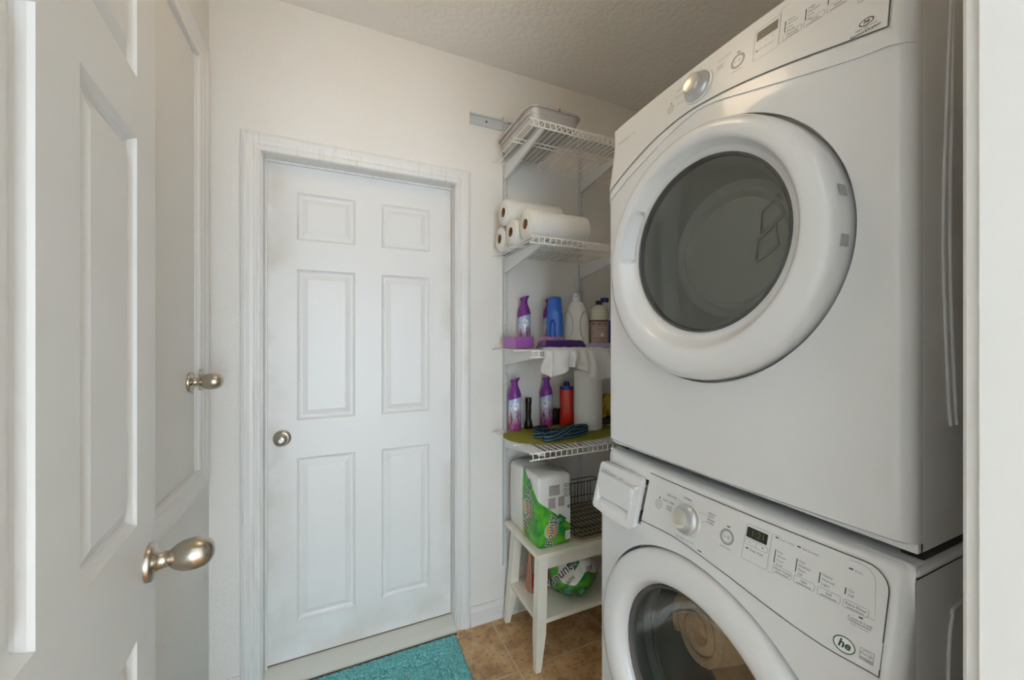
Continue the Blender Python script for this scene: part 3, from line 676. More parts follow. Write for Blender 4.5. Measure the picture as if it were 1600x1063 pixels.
gf2 = gf+[(rim[k], rim[(k+1) % len(rim)], nb+(k+1) % len(rim), nb+k) for k in range(len(rim))]
dr = obj('detergent_drawer', gv2, gf2, 'white_plastic', wa, smooth=35)
tray = join(box(0.702, 0.80, DYa+0.018, DYb-0.02, 0.895, 0.962), box(0.705, 0.765, DYa+0.006, DYa+0.02, 0.958, 0.966), box(0.705, 0.765, DYa+0.006, DYa+0.02, 0.93, 0.934), box(0.705, 0.75, DYa+0.008, DYa+0.02, 0.905, 0.912))
obj('drawer_tray', *tray, 'white_plastic', dr, bevel=0.002)
def Sdr(Y, z): return drx(z)+0.012*((Y-cyd)/0.17)**2
Tt('Whirlpool', 0.0165, Sdr, 0.9130, 0.9650, 'chrome_badge', dr, shear=0.35, bold=0.0, lift=0.001, rot=0.0); Tt('duet', 0.0085, Sdr, 0.8570, 0.9665, 'chrome_badge', dr, shear=0.3, bold=0.01, lift=0.001)
P('logo_swoosh', line2d([(-0.028+0.056*t, -0.004+0.010*math.sin(t*2.6)) for t in lin(0, 1, 14)], 0.0009), Sdr, 0.9130, 0.9650, 'chrome_badge', dr, 0.001)
# drawer bay (dark slot above and beside the drawer)
b0, b1, c0_, c1_ = 0.775, 0.9442, 0.8748, 0.9843
bp_ = []
for (ya, za), (yb, zb) in (((b0, c0_), (b1, c0_)), ((b1, c0_), (b1, c1_)), ((b1, c1_), (b0, c1_)), ((b0, c1_), (b0, c0_))):
    for k in range(8): t = k/8; bp_.append((ya+(yb-ya)*t, za+(zb-za)*t))
nb2 = len(bp_); V = [(Sw(y, z), y, z) for y, z in bp_]+[(0.845, y, z) for y, z in bp_]
obj('drawer_bay', V, [(k, (k+1) % nb2, nb2+(k+1) % nb2, nb2+k) for k in range(nb2)]+[tuple(range(nb2, 2*nb2))], 'white_plastic', wa)
# door
def ring_door(name, prof, c, root, m, cin=None, n=96, pocket=None):
    k = len(prof)
    def sh(i):
        if not cin: return (0, 0, 0)
        t = min(1, max(0, (prof[0][0]-prof[i][0])/(prof[0][0]-prof[-1][0]))); return (0, 0, (cin-c[1])*t)
    V, F = lathe([(r, -x_) for r, x_ in prof], (0, c[0], c[1]), (-1, 0, 0), n, shift=sh)
    if pocket:
        for i, v in enumerate(V):
            a = math.atan2(v.z-c[1], v.y-c[0])
            if pocket[0] < a < pocket[1] and pocket[2] <= i//n <= pocket[3]: V[i] = v+Vector((0.016, 0.010*math.cos(a), 0.010*math.sin(a)))
    return obj(name, V, F, m, root, smooth=40)
dw = ring_door('door_ring', [(0.297, 0.745), (0.297, 0.708), (0.294, 0.698), (0.285, 0.689), (0.270, 0.684), (0.252, 0.683), (0.240, 0.685), (0.231, 0.690), (0.224, 0.698), (0.216, 0.716), (0.212, 0.73)], WC, wa, 'white_plastic')
def groove(S, c, R0, root, n=96, deep=0.75):
    V, F = [], []; rs = [R0+0.034, R0+0.020, R0+0.006]
    for k in range(n):
        a = 2*PI*k/n
        def q(r_): return c[0]+r_*math.cos(a), c[1]+r_*math.sin(a)
        for r_ in rs: y, z = q(r_); V.append((S(y, z)-0.0003, y, z))
        for r_ in (R0+0.006, R0-0.004): y, z = q(r_); V.append((deep, y, z))
    for k in range(n):
        k2 = (k+1) % n
        for j in range(4): F.append((5*k+j, 5*k2+j, 5*k2+j+1, 5*k+j+1))
    return obj('door_recess', V, F, 'white_plastic', root, smooth=40)
groove(Sw, WC, 0.297, wa)
dg = obj('door_glass', *lathe([(0.213, -0.722), (0.205, -0.715), (0.16, -0.708), (0.08, -0.704), (0.0, -0.703)], (0, WC[0], WC[1]), (-1, 0, 0), 64), 'glass_washer', wa, smooth=60)
obj('glass_rim', *lathe([(0.2135, -0.720), (0.210, -0.717), (0.206, -0.719), (0.203, -0.73)], (0, WC[0], WC[1]), (-1, 0, 0), 64), 'gasket', wa, smooth=60)
obj('glass_bowl', *lathe([(0.200, -0.735), (0.185, -0.79), (0.165, -0.825), (0.12, -0.85), (0.06, -0.86), (0.0, -0.862)], (0, WC[0], WC[1]), (-1, 0, 0), 64), 'glass_washer', wa, smooth=60)
obj('door_seal', *lathe([(0.208, -0.735), (0.225, -0.745), (0.215, -0.765), (0.228, -0.785), (0.213, -0.81), (0.25, -0.82)], (0, WC[0], WC[1]), (-1, 0, 0), 64), 'gasket', wa, smooth=60)
obj('drum', *lathe([(0.213, -0.80), (0.262, -0.815), (0.268, -0.84), (0.268, -1.22), (0.24, -1.24), (0.0, -1.24)], (0, WC[0], WC[1]), (-1, 0, 0), 64), 'steel_drum', wa, smooth=40)
for k in range(3):
    a = 0.4+2*PI*k/3; c_ = Vector((0, YC+0.262*math.cos(a), 0.565+0.262*math.sin(a))); nrm = Vector((0, -math.cos(a), -math.sin(a))); tn = Vector((0, -math.sin(a), math.cos(a)))
    obj('drum_fin', *prism([c_+tn*0.03+Vector((0.88, 0, 0)), c_-tn*0.03+Vector((0.88, 0, 0)), c_-tn*0.01+nrm*0.05+Vector((0.88, 0, 0)), c_+tn*0.01+nrm*0.05+Vector((0.88, 0, 0))], (0.3, 0, 0)), 'bowl_grey', wa, bevel=0.006)
# side embossing
def emboss(root, pts, r=0.0035, m='cabinet'): obj('side_rib', *tube(pts, r, 8), m, root, smooth=60)
yS = YC-HALF
emboss(wa, spline([(0.865, yS, 0.30), (0.865, yS, 0.80), (0.868, yS, 0.875), (0.88, yS, 0.915), (0.91, yS, 0.93), (1.2, yS, 0.93)], 8))
# rolled rug and washing in the drum
rr = []
for k in range(60):
    a = k/59*2*PI*2.6; r_ = 0.022+0.068*k/59; rr.append((r_*math.cos(a), r_*math.sin(a)))
V1 = []
ribbon = line2d(rr, 0.021)
c0, ax = Vector((0.885, 0.755, 0.565)), Vector((1, -0.15, -0.1)).normalized(); u0 = Vector((0, 0, 1)); v0 = ax.cross(u0).normalized(); u0 = v0.cross(ax)
n_ = len(ribbon[0]); Vr = [c0+v0*a+u0*b_ for a, b_ in ribbon[0]]; Vr += [p+ax*0.24 for p in Vr]
Fr = []
for i in range(59): a, b_, c, d = 2*i, 2*i+2, 2*i+3, 2*i+1; Fr += [(a, b_, c, d), (a+n_, d+n_, c+n_, b_+n_), (a, a+n_, b_+n_, b_), (d, c, c+n_, d+n_)]
Fr += [(0, 1, 1+n_, n_), (n_-2, n_-2+n_, n_-1+n_, n_-1)]
tag(obj('rolled_mat', Vr, Fr, 'rug_roll', origin=(1.0, 0.73, 0.46), bevel=0.004, smooth=50), 'shaggy beige mat rolled up inside the washing machine drum', 'mat')
def lump(c, R, n=20, seed=0, amp=0.25, flat=None):
    V, F = [], []
    for i in range(n+1):
        th_ = PI*i/n
        for k in range(2*n):
            ph = PI*k/n; d = Vector((math.sin(th_)*math.cos(ph), math.sin(th_)*math.sin(ph), math.cos(th_)))
            s_ = 1+amp*noise.noise(d*1.7+Vector((seed, 0, 0)))+amp*0.5*noise.noise(d*4+Vector((0, seed, 0)))
            p = Vector((d.x*R[0], d.y*R[1], d.z*R[2]))*s_+Vector(c)
            if flat is not None: p.z = max(p.z, flat)
            V.append(p)
    for i in range(n):
        for k in range(2*n): F.append((i*2*n+k, i*2*n+(k+1) % (2*n), (i+1)*2*n+(k+1) % (2*n), (i+1)*2*n+k))
    return V, F
tag(obj('laundry', *lump((1.02, 0.585, 0.368), (0.12, 0.115, 0.05), 22, 3), 'laundry', smooth=80, origin=(1.02, 0.60, 0.31)), 'crumpled brown-grey cloth lying in the washing machine drum', 'laundry')

# --- dryer
DXs = 0.785
dy_ = thing('clothes_dryer', 'white front-loading clothes dryer stacked on top of the washing machine', 'dryer', (1.13, YC, 1.018))
Y0, Y1 = YC-HALF, YC+HALF
dz0, dz1 = 1.035, 1.99
obj('cabinet', [(DXs, Y0, dz0), (DXs, Y1, dz0), (1.50, Y1, dz0), (1.50, Y0, dz0), (DXs, Y0, dz1), (DXs, Y1, dz1), (1.50, Y1, dz1), (1.50, Y0, dz1)], [(0, 1, 2, 3), (0, 3, 7, 4), (1, 5, 6, 2), (3, 2, 6, 7), (4, 5, 6, 7)], 'cabinet', dy_, bevel=0.003)
obj('lower_lip', *box(DXs-0.012, DXs, Y0+0.001, Y1-0.001, dz0, dz0+0.025), 'white_plastic', dy_, bevel=0.002)
obj('stacking_pad', *box(0.80, 1.45, Y0+0.004, Y0+0.03, 1.0195, 1.035), 'black_plastic', dy_); obj('stacking_pad', *box(0.80, 1.45, Y1-0.03, Y1-0.004, 1.0195, 1.035), 'black_plastic', dy_)
DC = (YC, 1.535)
fascia('front_panel', Sd, 1.05, 1.982, dy_, 'white_plastic', DC, DXs, [(0.004, 0.006), (0.012, 0.008)], 0.307)
A = [(0.2745, 1.8085), (0.2993, 1.8143), (0.3585, 1.8275), (0.4306, 1.8451), (0.5201, 1.8629), (0.60, 1.873), (0.6683, 1.8754), (0.7587, 1.8612), (0.83, 1.838), (0.9234, 1.7969), (0.9605, 1.776)]
B = [(0.2745, 1.780), (0.2893, 1.7824), (0.304, 1.7861), (0.3265, 1.7885), (0.3905, 1.8035), (0.518, 1.8407), (0.575, 1.858), (0.6338, 1.866), (0.70, 1.853), (0.7778, 1.8263), (0.9253, 1.7703), (0.9605, 1.755)]
def Sdp(Y, z): return Sd(Y, z)-0.003
pv, pf = [], []
for y in YS:
    zb = interp(B, y); pv.append((Sd(y, zb)+0.004, y, zb))
    for k in range(15): z = zb+(1.983-zb)*k/14; pv.append((Sdp(y, z), y, z))
    pv.append((Sd(y, 1.983)+0.006, y, 1.9905))
for i in range(len(YS)-1):
    for k in range(16): pf.append((i*17+k, (i+1)*17+k, (i+1)*17+k+1, i*17+k+1))
obj('control_panel', pv, pf, 'white_plastic', dy_, smooth=40)
ysd = lin(0.299, 0.955, 60)
cd = obj('console', *plate(Sdp, ysd, lambda y: interp(A, y), 1.980, 0.0012, rcor=0.0001), 'console', dy_, smooth=40)
obj('outline', *put2d(line2d([(0.299, 1.98), (0.299, interp(A, 0.299))]+[(y, interp(A, y)) for y in ysd], 0.0019), lambda y, z: Vector((Sdp(y, z)-0.002, y, z))), 'seam', cd)
knob(Sdp, 0.6354, 1.9225, dy_)
power_icon(Sdp, 0.7152, 1.9141, cd); play_icon(Sdp, 0.5398, 1.9204, cd); Tt('Hold to Start', 0.0042, Sdp, 0.5398, 1.9005, 'ink_light', cd, bold=0)
for s, y, z, a in (('NORMAL', 0.64, 1.9635, 'CENTER'), ('TIMED DRY', 0.675, 1.950, 'RIGHT'), ('DELICATE', 0.679, 1.935, 'RIGHT'), ('CASUAL', 0.676, 1.915, 'RIGHT'), ('HEAVY DUTY', 0.590, 1.950, 'LEFT'), ('BULKY\nITEMS', 0.588, 1.934, 'LEFT')):
    Tt(s, 0.0055, Sdp, y, z, 'ink_light', cd, a, bold=0)
P('display_frame', outline2d(rr2d(0.0475, 0.064, 0.003), 0.0007), Sdp, 0.4825, 1.9270, 'ink_light', cd)
P('display', fill2d(rr2d(0.0395, 0.0185, 0.0005, 2)), Sdp, 0.4828, 1.9430, 'lcd_dryer', cd, 0.0018)
Tt('\u2013    |    +', 0.007, Sdp, 0.4828, 1.9265, 'ink_light', cd, bold=0); P('indicator', fill2d(rect2d(0, 0, 0.005, 0.0022)), Sdp, 0.500, 1.9130, 'ink', cd); Tt('Wrinkle Shield', 0.0045, Sdp, 0.495, 1.9130, 'ink_light', cd, 'LEFT', bold=0)
columns(Sdp, cd, [(0.4494, 0.4360, 'Dryness', 'More\nNormal\nLess\nDamp', 1.9360, 1.9140), (0.4154, 0.4015, 'Temp', 'High\nMedium\nLow\nAir', 1.9330, 1.9120), (0.3816, 0.3670, 'Static', 'On\nOff', 1.9290, 1.9140), (0.3468, 0.3322, 'Steam', 'On\nOff', 1.9270, 1.9140)], 1.9045)
P('option_frame', outline2d(rr2d(0.152, 0.070, 0.003), 0.0006), Sdp, 0.3835, 1.9330, 'ink_light', cd)
Tt('Control Lock', 0.0055, Sdp, 0.3250, 1.8860, 'ink_grey', cd, bold=0); P('bar', fill2d(rect2d(0, 0, 0.028, 0.0009)), Sdp, 0.3250, 1.8820, 'ink_grey', cd)
he_badge(Sdp, 0.3260, 1.8420, cd, 0.0085, 0.0052, 'ink'); Tt('High Efficiency', 0.0045, Sdp, 0.3260, 1.8335, 'ink_grey', cd, bold=0, shear=0.1); Tt('SensorDrying', 0.0068, Sdp, 0.3270, 1.8272, 'ink', cd, bold=0.02)
Tt('Whirlpool', 0.0140, Sdp, 0.900, 1.9255, 'chrome_badge', cd, shear=0.35, bold=0.0); Tt('duet', 0.0075, Sdp, 0.855, 1.9260, 'chrome_badge', cd, shear=0.3)
ring_door('door_ring', [(0.275, 0.76), (0.275, 0.728), (0.2735, 0.716), (0.268, 0.706), (0.258, 0.700), (0.244, 0.698), (0.232, 0.699), (0.224, 0.702), (0.218, 0.710), (0.208, 0.728), (0.200, 0.736), (0.192, 0.738)], DC, dy_, 'white_plastic', 1.557, pocket=(math.radians(6), math.radians(40), 8, 9))
groove(Sd, DC, 0.275, dy_, deep=0.765)
gc = (0, YC, 1.557)
obj('door_glass', *lathe([(0.190, -0.739), (0.187, -0.7365), (0.15, -0.7355), (0.08, -0.735), (0.0, -0.735)], gc, (-1, 0, 0), 64), 'glass_dryer', dy_, smooth=12)
obj('glass_rim', *lathe([(0.1925, -0.738), (0.1895, -0.733), (0.1865, -0.737), (0.185, -0.75)], gc, (-1, 0, 0), 64), 'gasket', dy_, smooth=60)
obj('door_bowl', *lathe([(0.186, -0.748), (0.172, -0.765), (0.168, -0.80), (0.155, -0.835), (0.14, -0.845), (0.132, -0.84), (0.12, -0.85), (0.0, -0.853)], gc, (-1, 0, 0), 64), 'bowl_grey', dy_, smooth=35)
for k, (a_, b_) in enumerate(((0.045, 0.05), (0.035, -0.01))):
    obj('bowl_rib', *tube([(0.845, YC-0.02-a_, 1.557+b_+0.02), (0.845, YC-0.06-a_, 1.557+b_+0.045), (0.845, YC-0.065-a_, 1.557+b_), (0.845, YC-0.02-a_, 1.557+b_-0.025)], 0.004, 6, True), 'bowl_grey', dy_, smooth=60)
# hinge covers on the outer rim
def arcplate(r0, x0, r1, x1, c, a0, a1, n=16):
    V, F = [], []
    for k in range(n+1):
        a = a0+(a1-a0)*k/n
        for r_, x_ in ((r0, x0), (r1, x1)): V.append((x_, c[0]+r_*math.cos(a), c[1]+r_*math.sin(a)))
    return V, [(2*k, 2*k+2, 2*k+3, 2*k+1) for k in range(n)]
for zz_ in (1.585, 1.505):
    a = math.asin((zz_-DC[1])/0.275)
    obj('hinge_cover', *arcplate(0.2758, 0.716, 0.2758, 0.738, DC, PI-a-0.035, PI-a+0.035, 4), 'chrome_badge', dy_)
for dx in (0.0, 0.022):
    emboss(dy_, spline([(0.874+dx*0.3, yS, 1.88), (0.862+dx*0.7, yS, 1.74), (0.850+dx, yS, 1.58), (0.850+dx, yS, 1.44), (0.866+dx, yS, 1.26), (0.873+dx, yS, 1.215)], 8), 0.003)

# ------------------------------------------------------------------ wire shelving on the back wall
sf = thing('shelf_frame', 'white slotted wall standards with a hang rail and brackets carrying the wire shelves', 'shelf frame', (0.97, YB, 0.247))
rl = obj('hang_rail', *join(box(0.576, XR-0.02, YB-0.004, YB, 2.365, 2.418), box(0.576, XR-0.02, YB-0.013, YB-0.004, 2.410, 2.418), box(0.576, XR-0.02, YB-0.011, YB-0.004, 2.365, 2.370)), 'rail', sf, bevel=0.001)
obj('screw', *lathe([(0.0, 0.003), (0.004, 0.002), (0.005, 0)], (0.66, YB-0.004, 2.392), (0, -1, 0), 12), 'rack_wire', rl)
SX = (0.755, 1.19)
for sx in SX:
    zc_ = [0.247]; z = 0.27
    while z < 2.41: zc_ += [z, z+0.017]; z += 0.0265
    zc_.append(2.43); xc_ = [-0.012, -0.0070, -0.0032, 0.0032, 0.0070, 0.012]; nz_ = len(zc_)
    fV = [(sx+x_, YB-0.0145, z_) for x_ in xc_ for z_ in zc_]
    fF = [(i*nz_+k, (i+1)*nz_+k, (i+1)*nz_+k+1, i*nz_+k+1) for i in range(5) for k in range(nz_-1) if not (i in (1, 3) and k % 2 == 1)]
    obj('standard', *join((fV, fF), box(sx-0.012, sx+0.012, YB-0.003, YB, 0.247, 2.43), box(sx-0.012, sx-0.0105, YB-0.0145, YB-0.003, 0.247, 2.43), box(sx+0.0105, sx+0.012, YB-0.0145, YB-0.003, 0.247, 2.43)), 'standard', sf)
SHZ = (2.205, 1.750, 1.304, 0.905)
SY0, SY1 = 1.347, YB-0.017
for sx in SX:
    for z in SHZ:
        br = obj('bracket', *prism([(sx-0.006, YB-0.015, z-0.004), (sx-0.006, SY0+0.02, z-0.004), (sx-0.006, SY0+0.012, z-0.018), (sx-0.006, SY0+0.03, z-0.024), (sx-0.006, YB-0.06, z-0.075), (sx-0.006, YB-0.015, z-0.082)], (0.012, 0, 0)), 'standard', sf, bevel=0.0015)
WX0, WX1 = 0.685, 1.60
names = ['empty-fronted wire shelf up top holding nested baking pans', 'white wire shelf carrying the stacked paper towel rolls', 'white wire shelf carrying the detergent jug and white plastic bag', 'lowest white wire shelf, under the olive placemat']
names[0] = 'highest white wire shelf, holding nested baking pans'
wire_src = None; lip_src = None
for z, lb in zip(SHZ, names):
    ws = thing('wire_shelf', lb, 'wire shelf', ((WX0+WX1)/2, SY1, z-0.004), 'white wire shelves on the wall standards')
    base_l = ws.location
    for y_, zz_, r_ in ((SY0, 0.0, 0.0034), (SY0+0.001, -0.026, 0.0034), (SY0+0.155, -0.0045, 0.003), (SY0+0.185, -0.0045, 0.003), (SY1, -0.003, 0.0032)):
        obj('rod', *tube([(WX0, y_, z+zz_), (WX1, y_, z+zz_)], r_, 8), 'wire', ws, smooth=60)
    x_ = WX0+0.012
    while x_ < WX1:
        if wire_src is None:
            wire_src = obj('wire', *tube([(0, SY1-base_l.y, 0.004), (0, SY0-base_l.y, 0.004), (0, SY0-0.0035-base_l.y, -0.0005), (0, SY0-0.0035-base_l.y, -0.022)], 0.0021, 6), 'wire', ws, local=True); wire_src.location = (x_-base_l.x, 0, 0)
        else: copy_of(wire_src, ws, (x_-base_l.x, 0, 0))
        x_ += 0.0254

# --- top shelf: nested pans
def rrect3(x0, x1, y0, y1, z, r, n=6):
    return [((x0+x1)/2+a, (y0+y1)/2+b_, z) for a, b_ in rr2d(x1-x0, y1-y0, r, n)]
def ringstack(rows):
    n = len(rows[0]); V = [p for r_ in rows for p in r_]; F = []
    for i in range(len(rows)-1):
        for k in range(n): F.append((i*n+k, i*n+(k+1) % n, (i+1)*n+(k+1) % n, (i+1)*n+k))
    return V, F, n
def pan(name, x0, x1, y0, y1, z, hgt, label, m):
    t = 0.02
    rows = [rrect3(x0+t, x1-t, y0+t, y1-t, z, 0.035), rrect3(x0+t*0.55, x1-t*0.55, y0+t*0.55, y1-t*0.55, z+hgt*0.5, 0.038), rrect3(x0+0.008, x1-0.008, y0+0.008, y1-0.008, z+hgt-0.003, 0.04), rrect3(x0, x1, y0, y1, z+hgt-0.004, 0.045), rrect3(x0-0.002, x1+0.002, y0-0.002, y1+0.002, z+hgt+0.001, 0.046), rrect3(x0+0.001, x1-0.001, y0+0.001, y1-0.001, z+hgt+0.004, 0.045), rrect3(x0+0.009, x1-0.009, y0+0.009, y1-0.009, z+hgt, 0.04), rrect3(x0+t+0.001, x1-t-0.001, y0+t+0.001, y1-t-0.001, z+0.002, 0.034)]
    V, F, n = ringstack(rows); F += [tuple(range(n))[::-1], tuple((len(rows)-1)*n+k for k in range(n))]
    return tag(obj(name, V, F, m, smooth=45, origin=((x0+x1)/2, (y0+y1)/2, z)), label, 'baking pan', 'nested pans on the top shelf')
pan('baking_pan', 0.700, 0.935, 1.372, 1.715, 2.2112, 0.042, 'pale metal baking pan resting on the highest wire shelf', 'pan')
p2 = pan('baking_pan', 0.694, 0.945, 1.362, 1.725, 2.2290, 0.046, 'grey metal baking pan with a red mark, nested on the paler one', 'pan')
obj('red_mark', *box(0.822, 0.829, 1.3585, 1.361, 2.268, 2.281), 'red_mark', p2)

# --- paper towel rolls
def towel_roll(c, axis, R, L_, label, group=None):
    A = Vector(axis).normalized(); c = Vector(c)
    root = thing('paper_towel_roll', label, 'paper towel', c-A.orthogonal()*0, group)
    V, F = lathe([(0.021, 0.0), (R-0.006, 0.0), (R-0.001, 0.004), (R, 0.008), (R, L_-0.008), (R-0.001, L_-0.003), (R-0.006, L_), (0.021, L_)], c, axis, 40)
    obj('paper', V, F, 'towel', root, smooth=50)
    obj('core', *lathe([(0.0208, 0.001), (0.0208, L_-0.001), (0.0195, L_-0.001), (0.0195, 0.001), (0.0208, 0.001)], c, axis, 24), 'core', root, smooth=50)
    return root
zt = SHZ[1]+0.006
towel_roll((0.702, 1.425, zt+0.061), (1, 0, 0), 0.060, 0.280, 'quilted paper towel roll lying along the front of the stack', 'paper towel rolls stacked on the wire shelf')
towel_roll((0.692, 1.548, zt+0.058), (1, 0, 0), 0.057, 0.280, 'paper towel roll lying between two others, under the roll on top', 'paper towel rolls stacked on the wire shelf')
towel_roll((0.690, 1.668, zt+0.055), (1, 0, 0), 0.054, 0.280, 'paper towel roll lying against the wall at the bottom of the stack', 'paper towel rolls stacked on the wire shelf')
towel_roll((0.682, 1.605, zt+0.0565+0.1018), (1, 0, 0), 0.058, 0.280, 'paper towel roll resting on top of the other lying rolls', 'paper towel rolls stacked on the wire shelf')

# --- aerosol cans of air freshener
def wrapc(c, R, face):
    """flat decal (a, z) wrapped on a vertical cylinder, centred on the facing angle"""
    return lambda a, b_: Vector((c[0]+R*math.cos(face+a/R), c[1]+R*math.sin(face+a/R), c[2]+b_))
def can(x_, y_, z_, label, turn=0.0, nozzle=1.0):
    root = thing('air_freshener_can', label, 'air freshener', (x_, y_, z_), 'purple-topped air freshener cans')
    c = (x_, y_, z_); face = math.atan2(-y_, -x_)+turn; R = 0.031
    obj('can_body', *lathe([(0.0, 0), (R-0.003, 0), (R, 0.004), (R, 0.165), (R-0.002, 0.170), (0, 0.17)], c, n=32), 'can_print', root, smooth=50)
    # nozzle: sleeve with a slanted lower edge, waist and flared, tilted mouth
    prof = [(R+0.0008, 0.146), (R+0.0008, 0.165), (0.0295, 0.178), (0.0245, 0.192), (0.0185, 0.206), (0.0150, 0.218), (0.0155, 0.228), (0.0225, 0.240), (0.0225, 0.245), (0.010, 0.246), (0.0, 0.246)]
    V, F = lathe(prof, c, n=32); rd = Vector((math.cos(face+PI/2), math.sin(face+PI/2), 0)); V2 = []
    for i, v in enumerate(V):
        k = i//32; s_ = (v-Vector(c)).dot(rd)
        if k == 0: v = v+Vector((0, 0, 0.30*s_+0.006))
        if k >= 6: v = v+Vector((0, 0, 0.32*s_*min(1, (k-5)/2)))+rd*0.003*(k-5)/4
        V2.append(v)
    obj('nozzle', V2, F, 'purple_cap', root, smooth=60)
    wf = wrapc(c, R+0.0006, face)
    lab = obj('logo_disc', *put2d(fill2d(ell2d(0.006, 0.118, 0.0155, 0.0175, 28)), wf), 'white_ink', root)
    obj('logo_bar', *put2d(fill2d(rect2d(-0.021, 0.118, 0.016, 0.006)), wrapc(c, R+0.0005, face)), 'navy', root)
    obj('lettering', *put2d(move2d(text_mesh('febreze', 0.0082, 0.01), 0.006, 0.118), wrapc(c, R+0.0010, face)), 'navy', lab)
    obj('lettering', *put2d(move2d(text_mesh('A I R', 0.0085, 0.01), 0.008, 0.090), wf), 'navy', root)
    for k, (a_, z0_) in enumerate(((-0.020, 0.02), (-0.013, 0.012), (-0.024, 0.045), (-0.006, 0.006), (0.012, 0.006))):
        stem = [(a_-0.006+0.012*t, z0_+0.045*t) for t in lin(0, 1, 6)]
        obj('flower', *put2d(line2d(stem, 0.0042), wrapc(c, R+0.0004, face)), 'pinkpack' if k % 2 else 'red_mark', root)
    return root
z3 = SHZ[2]+0.006; z4 = SHZ[3]+0.0102
can(0.838, 1.712, z3, 'purple-topped air freshener can standing behind the lavender box')
can(0.985, 1.722, z3, 'air freshener can mostly hidden behind the blue softener bottle')
can(0.782, 1.700, z4, 'purple-topped air freshener can beside the black flashlight, at the edge of the placemat')
can(0.962, 1.712, z4, 'purple-topped air freshener can between the flashlight and the red bottle', -0.3)

# --- shelf 3: boxes, packs, bottles
bxo = thing('dryer_sheet_box', 'small lavender cardboard box lying at the end of the wire shelf', 'box', (0.755, 1.61, z3))
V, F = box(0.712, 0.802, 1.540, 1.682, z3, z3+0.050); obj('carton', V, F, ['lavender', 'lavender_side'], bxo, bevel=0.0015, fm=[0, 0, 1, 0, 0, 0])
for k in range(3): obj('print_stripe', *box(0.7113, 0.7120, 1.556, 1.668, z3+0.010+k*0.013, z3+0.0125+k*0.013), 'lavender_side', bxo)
def softpack(name, x0, x1, y0, y1, z_, hgt, m, label, cat, group=None, seed=0):
    us_, vs2 = lin(0, 1, 25), lin(0, 1, 13)
    def top(u, v):
        e_ = min(1, 12*min(u, 1-u))**0.5*min(1, 6*min(v, 1-v))**0.5
        return Vector((x0+(x1-x0)*u, y0+(y1-y0)*v, z_+hgt*(0.18+0.82*e_)*(1+0.18*noise.noise(Vector((u*7+seed, v*5, 0))))))
    a_ = grid(top, us_, vs2); n_ = len(vs2)
    V = list(a_[0]); F = list(a_[1])
    rim = [i*n_ for i in range(25)]+[24*n_+j for j in range(1, n_)]+[i*n_+n_-1 for i in range(23, -1, -1)]+[j for j in range(n_-2, 0, -1)]
    b0 = len(V); V += [Vector((V[i].x, V[i].y, z_)) for i in rim]
    F += [(rim[k], rim[(k+1) % len(rim)], b0+(k+1) % len(rim), b0+k) for k in range(len(rim))]+[tuple(range(b0, b0+len(rim)))]
    return tag(obj(name, V, F, m, smooth=50, origin=((x0+x1)/2, (y0+y1)/2, z_)), label, cat, group)
softpack('refill_pack', 0.775, 0.985, 1.395, 1.475, z3, 0.034, 'dark_purple', 'dark purple plastic pack lying along the wire shelf edge', 'pack', seed=2)
softpack('wipes_pack', 0.812, 0.930, 1.485, 1.535, z3, 0.048, 'pinkpack', 'pink patterned soft pack lying behind the dark purple pack', 'pack', seed=5)
softpack('folded_cloth', 0.990, 1.45, 1.39, 1.47, z3, 0.020, 'lilac', 'folded lilac cloth under the front edge of the white jug', 'cloth', seed=9)

def superbody(c, rows, n=40, face=0.0, cap=True):
    """stacked super-ellipse rings: rows of (z, half width, half depth, exponent)"""
    V, F = [], []; cf, sf_ = math.cos(face), math.sin(face)
    for z_, a, b_, e_ in rows:
        for k in range(n):
            t = 2*PI*k/n; ct, st_ = math.cos(t), math.sin(t)
            u = a*math.copysign(abs(ct)**(2/e_), ct); v = b_*math.copysign(abs(st_)**(2/e_), st_)
            V.append(Vector((c[0]+u*cf-v*sf_, c[1]+u*sf_+v*cf, c[2]+z_)))
    for i in range(len(rows)-1):
        for k in range(n): F.append((i*n+k, i*n+(k+1) % n, (i+1)*n+(k+1) % n, (i+1)*n+k))
    if cap: F += [tuple(range(n))[::-1], tuple((len(rows)-1)*n+k for k in range(n))]
    return V, F
def rows_fine(rows, n=70):
    out = []; z0_, z1_ = rows[0][0], rows[-1][0]
    for z_ in sorted(set(lin(z0_, z1_, n)+[r_[0] for r_ in rows])):
        for p, q in zip(rows, rows[1:]):
            if p[0] <= z_ <= q[0]: t = (z_-p[0])/(q[0]-p[0]) if q[0] > p[0] else 0; out.append((z_,)+tuple(p[k]+(q[k]-p[k])*t for k in (1, 2, 3))); break
    return out
def dent(VF, c, face, polys, soft=0.005):
    """press outlines (depth, [(a, z)...]) into the side of a body that faces the viewer"""
    R_ = Vector((math.cos(face), math.sin(face), 0)); Dn = Vector((math.sin(face), -math.cos(face), 0)); V = []
    for v in VF[0]:
        d = v-Vector(c); a, b_ = d.dot(R_), d.z; mv = 0
        if d.dot(Dn) > 0:
            for dep, pl in polys:
                ins = False; dist = 9
                for i in range(len(pl)):
                    (x1, y1), (x2, y2) = pl[i-1], pl[i]
                    if (y1 > b_) != (y2 > b_) and a < (x2-x1)*(b_-y1)/(y2-y1)+x1: ins = not ins
                    e_ = Vector((x2-x1, y2-y1)); w_ = Vector((a-x1, b_-y1)); t = max(0, min(1, w_.dot(e_)/max(1e-12, e_.length_squared))); dist = min(dist, (w_-e_*t).length)
                if ins: mv = max(mv, dep*min(1, dist/soft))
        V.append(v-Dn*mv)
    return V, VF[1]
def facing(x_, y_): return math.atan2(-y_, -x_)+PI/2      # local -v side looks at the camera
